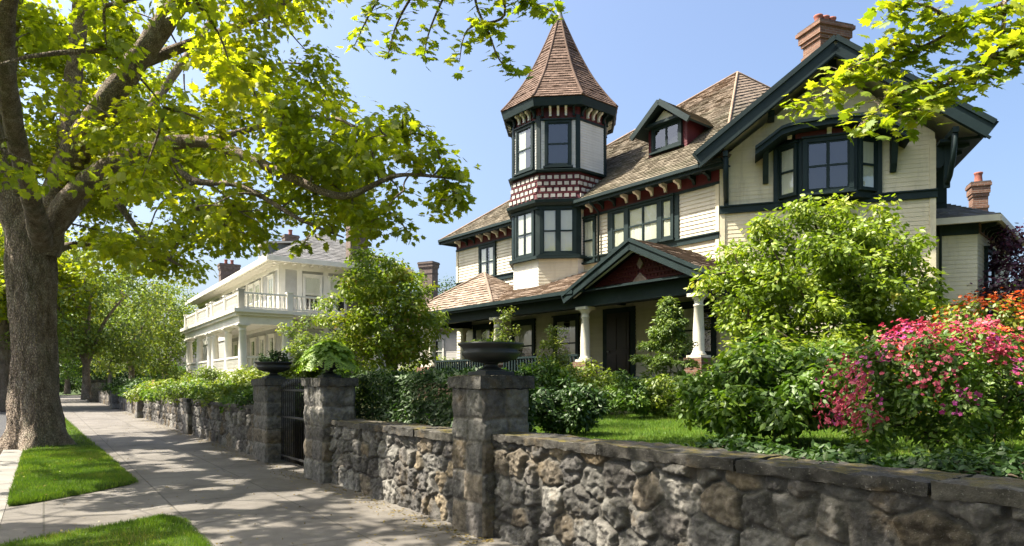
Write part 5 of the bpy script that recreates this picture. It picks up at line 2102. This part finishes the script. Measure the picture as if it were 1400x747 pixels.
limbs = [
    [(56, 345, 17.7, 0.420), (72, 285, 17.6, 0.395), (95, 225, 17.3, 0.353), (130, 165, 16.9, 0.302), (182, 92, 16.4, 0.260), (240, 10, 15.9, 0.227), (300, -80, 15.2, 0.168), (360, -170, 14.4, 0.084)],
    [(80, 262, 17.5, 0.286), (92, 190, 17.9, 0.244), (99, 120, 18.1, 0.218), (108, 40, 18.3, 0.202), (114, -60, 18.5, 0.168), (128, -190, 18.6, 0.084)],
    [(40, 350, 17.7, 0.403), (18, 285, 17.5, 0.353), (4, 225, 17.3, 0.302), (-24, 150, 17, 0.252), (-70, 30, 16.5, 0.185), (-140, -90, 16, 0.084)],
    [(16, 270, 17.8, 0.202), (9, 190, 18.0, 0.168), (13, 110, 18.2, 0.143), (22, 20, 18.4, 0.118), (40, -90, 18.6, 0.067)],
    [(66, 320, 17.6, 0.302), (98, 268, 17.2, 0.252), (136, 235, 16.7, 0.218), (180, 211, 16.2, 0.193), (228, 197, 15.8, 0.160), (282, 194, 15.4, 0.134), (335, 214, 15.0, 0.118), (400, 244, 14.6, 0.092), (470, 268, 14.3, 0.071), (545, 240, 14.0, 0.042), (630, 246, 13.8, 0.017)],
    [(282, 194, 15.4, 0.084), (350, 175, 15.6, 0.067), (430, 160, 15.5, 0.050), (520, 185, 15.2, 0.025)],
    [(228, 197, 15.8, 0.084), (260, 245, 15.6, 0.076), (330, 255, 15.2, 0.063), (410, 300, 14.8, 0.042), (470, 325, 14.6, 0.017)],
    [(60, 330, 17.9, 0.286), (115, 265, 20, 0.218), (190, 170, 22.5, 0.168), (260, 70, 24.5, 0.118), (330, -30, 26, 0.067)],
    [(58, 335, 17.5, 0.252), (40, 260, 15.5, 0.202), (15, 150, 13.2, 0.168), (10, 20, 11.6, 0.126), (60, -120, 10.4, 0.084), (140, -260, 9.4, 0.042)],
    [(182, 92, 16.4, 0.151), (260, 60, 16.8, 0.118), (360, 20, 17, 0.084), (450, -40, 17, 0.042)],
    [(136, 235, 16.7, 0.118), (170, 290, 17.2, 0.084), (210, 340, 17.6, 0.059), (250, 365, 18, 0.025)],
    [(50, 360, 17.9, 0.168), (80, 340, 19.5, 0.126), (120, 335, 21, 0.084), (160, 350, 22, 0.034)],
]
for lb in limbs:
    pp, rr = path_smooth(*Lp(lb), 6)
    pq, rq = path_smooth(*Lp(lb), 16)
    mb.tube(pq, rq, 30 if rr[0] > .2 else 12, 0, True, .16)
    nodes += [tuple(q) for q in pp]
OUT = [(-400, -900), (470, -900), (560, -120), (550, 0), (505, 40), (478, 95), (500, 150), (560, 142), (600, 185), (655, 250), (610, 300), (575, 332), (520, 322), (470, 338), (400, 322), (345, 352), (290, 372), (240, 398), (150, 372), (90, 352), (-60, 380), (-400, 420)]
C = []
while len(C) < 840:
    v = RNG.normal(size=3)
    v = v / np.linalg.norm(v) * RNG.random() ** .36
    if np.linalg.norm(v) < .33:
        continue
    c = np.array([-10.4, 16.2, 10.2]) + v * np.array([11.0, 10.6, 7.2])
    if c[1] < 4.5 or (c[1] < 8 and c[0] > -.8 * c[1] and c[2] < EYE + .6 * c[1] + .8):
        continue
    px, py = HX + c[0] / c[1] * FOC, HY - (c[2] - EYE) / c[1] * FOC
    m_ = 26 * 15 / c[1]
    if c[1] > 20.3 and c[0] > -10.5:
        continue
    if c[0] > -5.2 - max(0, 13.5 - c[1]) * .9 and c[2] > 7.4:
        continue
    if not all(inpoly(px + a, py + b, OUT) for a, b in ((m_, 0), (-m_, 0), (0, m_))):
        continue
    # the bottom of the crown is thin over the pavement; keep the trunk and big limbs in view
    if c[2] < 3.9 or (px < 150 and py > 250 and c[1] < 17.9):
        continue
    if px < 290 and py < 330 and c[1] < 16.6 and c[2] < 11 and RNG.random() < .8:
        continue
    if mnoise.noise(V(c * .40)) < .0:
        continue
    C.append(c)
# spray at the tip of the long low branch
for px, py, Y in ((560, 165, 14), (585, 190, 14), (610, 215, 13.9), (635, 240, 13.8), (600, 250, 13.9), (570, 225, 14), (545, 260, 14.1), (590, 290, 14), (555, 310, 14.1), (520, 290, 14.2), (535, 200, 14.2), (545, 175, 14.3), (618, 270, 13.8), (500, 310, 14.3), (480, 300, 14.4), (450, 310, 14.6), (425, 330, 14.7), (520, 235, 14.2)):
    for q in range(2):
        C.append(np.array(at(px + random.uniform(-14, 14), py + random.uniform(-12, 12), Y + random.uniform(-.5, .5))))
k0 = 0
while k0 < 70:  # extra clumps out of view, added to shade the near pavement
    v = RNG.normal(size=3)
    v = v / np.linalg.norm(v) * RNG.random() ** .4
    c = np.array([-10.6, 9.0, 10.2]) + v * np.array([4.2, 5.0, 3.0])
    if c[1] < 4 or (c[0] > -.78 * c[1] - .6 and c[2] < EYE + .6 * c[1] + 1) or mnoise.noise(V(c * .5)) < .1:
        continue
    C.insert(0, c)
    k0 += 1
C = np.array(C)
grow(mb, nodes, C, .03, 0, 5, .07)
mb.build('trunk', M['bark'], tr)
R = RNG.uniform(.5, 1.0, len(C))
R[-36:] = RNG.uniform(.28, .5, 36)
n = (175 * (R / .75) ** 2).astype(int)
P, N, T, tone = cloud(C, R, n, .6, .5, .55, .75)
kp = sun_gap_mask(P, .455, 1.3) | (P[:, 1] > 24)  # drops leaves along sun rays to shape light patches on the pavement
P, N, T, tone = P[kp], N[kp], T[kp], tone[kp]
rnd = np.clip(tone * .45 + RNG.random(len(P)) * .55, 0, 1)
leaves('crown', P, .152 * RNG.uniform(.65, 1.3, len(P)), N, T, MAPLE, M['maple'], tr, rnd)
print('big tree leaves', len(P))

# ---- the second street tree, trunk beside the camera, twigs hanging into the view
t2 = thing('overhanging_tree', sd(1.4, -1.7, 0), 'maple whose trunk stands out of view, sunlit twigs hanging into the top of the picture', 'tree')
b = sd(1.4, -1.7, 0)
mb = MB()
nodes = []
for lb in ([(b.x, b.y, -.1, .55), (b.x, b.y, 1.2, .42), (b.x - .1, b.y + .1, 3.2, .38), (b.x - .1, b.y + .3, 4.6, .36)],
           [(b.x - .1, b.y + .3, 4.4, .3), (-2.6, 1.6, 7.2, .22), (-1.4, 4.5, 8.0, .14), (-.4, 7.4, 7.7, .07), (.15, 8.2, 7.2, .03)],
           [(b.x - .1, b.y + .3, 4.4, .28), (-.5, .8, 7.2, .2), (2.4, 3.2, 7.9, .13), (4.6, 5.6, 7.0, .08), (5.4, 6.5, 5.9, .04)],
           [(b.x - .1, b.y + .3, 4.4, .3), (-4.6, 2.2, 7.4, .2), (-6.4, 4.6, 9.0, .12), (-7.0, 7.0, 9.6, .06)],
           [(b.x - .1, b.y + .3, 4.4, .28), (-3.6, -1.5, 7.4, .2), (-4.5, -4, 9.0, .1)],
           [(b.x - .1, b.y + .3, 4.4, .28), (-3.0, .8, 8.4, .2), (-3.4, 2.2, 11.2, .1)]):
    pp, rr = path_smooth([V(q[:3]) for q in lb], [q[3] for q in lb], 6)
    mb.tube(pp, rr, 12, 0, True, .1)
    nodes += [tuple(q) for q in pp]
C = []
while len(C) < 110:
    v = RNG.normal(size=3)
    v = v / np.linalg.norm(v) * RNG.random() ** .4
    c = np.array([-5.2, 3.9, 9.9]) + v * np.array([3.0, 5.6, 2.8])
    if c[1] > -1 and c[2] - 1.0 < EYE + .575 * max(c[1], 0) + .35:
        continue
    if mnoise.noise(V(c * .5)) < .1:
        continue
    C.append(c)
k0 = 0
while k0 < 170:      # unseen clumps over and behind the viewpoint, added to block skylight
    v = RNG.normal(size=3)
    v = v / np.linalg.norm(v) * RNG.random() ** .4
    c = np.array([-2.6, -1.6, 9.2]) + v * np.array([7.0, 5.0, 3.0])
    if c[1] > -1 and c[2] - 1.0 < EYE + .575 * max(c[1], 0) + .35:
        continue
    C.append(c)
    k0 += 1
for q in nodes:      # leaves along the two outer limbs
    if q[1] > 1.5 and -2.6 < q[0] < -.9 and q[2] - .75 > EYE + .58 * q[1]:
        for w_ in range(1):
            C.append(np.array(q) + np.array([random.uniform(-.7, .7), random.uniform(-.5, .5), random.uniform(.2, .8)]))
C = np.array(C)
grow(mb, nodes, C, .028, 0, 5, .06)
sprays = [
    # right hand spray across the gable
    [(1440, -50, 6.6), (1373, 3, 6.7), (1315, 36, 6.8), (1258, 66, 6.9), (1215, 88, 7.0), (1168, 110, 7.1), (1120, 132, 7.1), (1085, 145, 7.1)],
    [(1400, 50, 6.6), (1350, 85, 6.7), (1295, 108, 6.7), (1240, 122, 6.8), (1200, 150, 6.8), (1165, 182, 6.8)],
    [(1258, 66, 6.9), (1225, 60, 6.9), (1180, 85, 7.0), (1150, 100, 7.0)],
    [(1315, 36, 6.8), (1270, 10, 6.8), (1235, 5, 6.8), (1215, 18, 6.8)],
    [(1373, 3, 6.7), (1370, 50, 6.6), (1350, 85, 6.6), (1330, 120, 6.6)],
    [(1440, 20, 6.5), (1405, 60, 6.5), (1395, 85, 6.5)],
    [(1300, 110, 6.7), (1270, 140, 6.7), (1240, 160, 6.7)],
    # hanging strands at the top centre
    [(640, -60, 8.3), (610, -10, 8.3), (588, 40, 8.3), (580, 75, 8.3)],
    [(655, -60, 8.2), (650, 0, 8.2), (668, 45, 8.2), (685, 85, 8.2), (712, 98, 8.2)],
    [(690, -60, 8.0), (710, -10, 8.0), (738, 8, 8.0), (756, 16, 8.0)],
    [(600, -60, 8.5), (560, 0, 8.5), (540, 40, 8.5), (530, 80, 8.5)],
    [(670, -50, 8.1), (690, 20, 8.1), (640, 40, 8.1), (628, 85, 8.1)],
    [(560, -50, 8.8), (520, -5, 8.8), (500, 30, 8.8), (486, 60, 8.8)],
]
SP, SNn, ST = [], [], []
for i, sp in enumerate(sprays):
    pts, rr = path_smooth([at(*q) for q in sp], [.022 - .017 * q / (len(sp) - 1) for q in range(len(sp))], 6)
    mb.tube(pts, rr, 6)
    if i in (0, 1, 5, 7, 8, 9, 10, 12):
        q0 = pts[0]
        near = min(nodes, key=lambda a: (V(a) - q0).length)
        pp, r2 = path_smooth([V(near), (V(near) + q0) / 2 + V((0, 0, .4)), q0], [.05, .035, .022], 6)
        mb.tube(pp, r2, 6)
    dens = (40 if i < 7 else 24) * len(sp) // 6
    for q in range(len(pts) - 1):
        for w_ in range(max(2, dens * 6 // len(pts))):
            p = pts[q].lerp(pts[q + 1], random.random())
            side = V((random.gauss(0, 1), random.gauss(0, 1), random.gauss(-.2, .7))).normalized()
            L = random.uniform(.04, .26) if i < 7 else random.uniform(.03, .2)
            if random.random() < .25:
                mb.tube([p, p + side * L * .5 + V((0, 0, .01)), p + side * L], [.004, .003, .002], 4, cap=False)
            SP.append(tuple(p + side * L))
            SNn.append((random.gauss(0, .5), random.gauss(-.3, .5), 1.0))
            ST.append(tuple(side + V((0, 0, -.8))))
mb.build('trunk', M['bark'], t2)
R = RNG.uniform(.55, 1.0, len(C))
n = (70 * (R / .75) ** 2).astype(int)
P, N, T, tone = cloud(C, R, n, .6, .5, .5, .75)
kp = sun_gap_mask(P, .30, 1.0) | (P[:, 1] < 1.5)
P, N, T, tone = P[kp], N[kp], T[kp], tone[kp]
leaves('crown', P, .15 * RNG.uniform(.65, 1.3, len(P)), N, T, MAPLE, M['maple'], t2, np.clip(tone * .45 + RNG.random(len(P)) * .55, 0, 1))
leaves('hanging_twigs', SP, .12 * RNG.uniform(.6, 1.3, len(SP)), SNn, ST, MAPLE, M['maple_sunlit'], t2)
print('tree2 leaves', len(P), len(SP))

# ---- street trees farther along and across the road
for px, Y, rr, h, cr, m, lb in ((3, 44, .55, 7, 5.0, 'maple', 'second street trunk behind the big one at the left edge'), (-30, 46, .5, 7, 5.5, 'maple', 'street tree across the road at the left edge'),
                               (30, 85, .5, 7, 6.0, 'maple', 'far street tree beyond the second trunk')):
    g = gat(px, Y, -.05)
    small_tree('street_tree', lb, 'tree', g, 4.5, rr, (g.x, g.y, h + 1.5), (cr, cr, cr * .75), 170, 12000, .26, m, MAPLE, .2, None, 5)

for s_, d_, lb in ((-13, -1.7, 'added street tree farther back along the near kerb, out of the picture, to dim the sky fill'), (-6, -14.5, 'added unseen street tree across the road behind the viewpoint, to dim the sky fill'), (20, -17, 'added unseen street tree across the road opposite the iron gate, to dim the sky fill')):
    g = sd(s_, d_, -.05)  # unseen trees, added for window reflections and less sky fill
    small_tree('street_tree', lb, 'tree', g, 4.5, .5, (g.x, g.y, 9.0), (5.2, 5.2, 4.2), 130, 7000, .28, 'maple', MAPLE, .22, None, 5)

g = sd(-9, 16, .8)  # unseen tree, put in to darken the gable window reflection
small_tree('garden_tree', 'tall unseen garden tree added behind the viewpoint to be reflected in the gable window', 'tree', g, 6, .4, (g.x, g.y, 13), (5, 5, 6), 150, 9000, .26, 'far_leaf', OVAL, .22, None, 5)

# ================================================================== CAMERA, LIGHT, SKY
cam = bpy.data.cameras.new('camera')
co_ = bpy.data.objects.new('camera', cam)
COL.objects.link(co_)
co_.location = (0, 0, EYE)
co_.rotation_euler = (math.radians(90), 0, 0)
cam.sensor_width = 36
cam.sensor_fit = 'HORIZONTAL'
cam.lens = 36 * FOC / 1400
cam.shift_y = (HY - 373.5) / 1400
cam.clip_end = 3000
SC.camera = co_

sun = bpy.data.lights.new('sun', 'SUN')
sun.energy = 5.0
sun.angle = math.radians(.53)
sun.color = (1.0, .93, .80)
so = bpy.data.objects.new('sun', sun)
COL.objects.link(so)
so.location = (-40, 10, 60)
so.rotation_euler = SV.to_track_quat('Z', 'Y').to_euler()

wd = bpy.data.worlds.new('World')
SC.world = wd
wd.use_nodes = True
nt = wd.node_tree
nt.nodes.clear()
sky = nt.nodes.new('ShaderNodeTexSky')
sky.sky_type = 'NISHITA'
sky.sun_disc = False
sky.sun_elevation = EL_
sky.sun_rotation = math.atan2(SV.x, SV.y)
sky.air_density = 1.0
sky.dust_density = 5.5
sky.ozone_density = 4.0
bg = nt.nodes.new('ShaderNodeBackground')
bg.inputs['Strength'].default_value = .105
wo = nt.nodes.new('ShaderNodeOutputWorld')
nt.links.new(sky.outputs[0], bg.inputs[0])
nt.links.new(bg.outputs[0], wo.inputs[0])

vs_ = SC.view_settings
vs_.view_transform = 'Standard'
vs_.look = 'None'
vs_.exposure = 1.6
vs_.gamma = 1.0
vs_.use_curve_mapping = False
SC.render.engine = 'CYCLES'
cy = SC.cycles
cy.max_bounces = 8
cy.diffuse_bounces = 4
cy.transmission_bounces = 4
cy.transparent_max_bounces = 8
cy.use_denoising = True
cy.caustics_reflective = False
cy.caustics_refractive = False
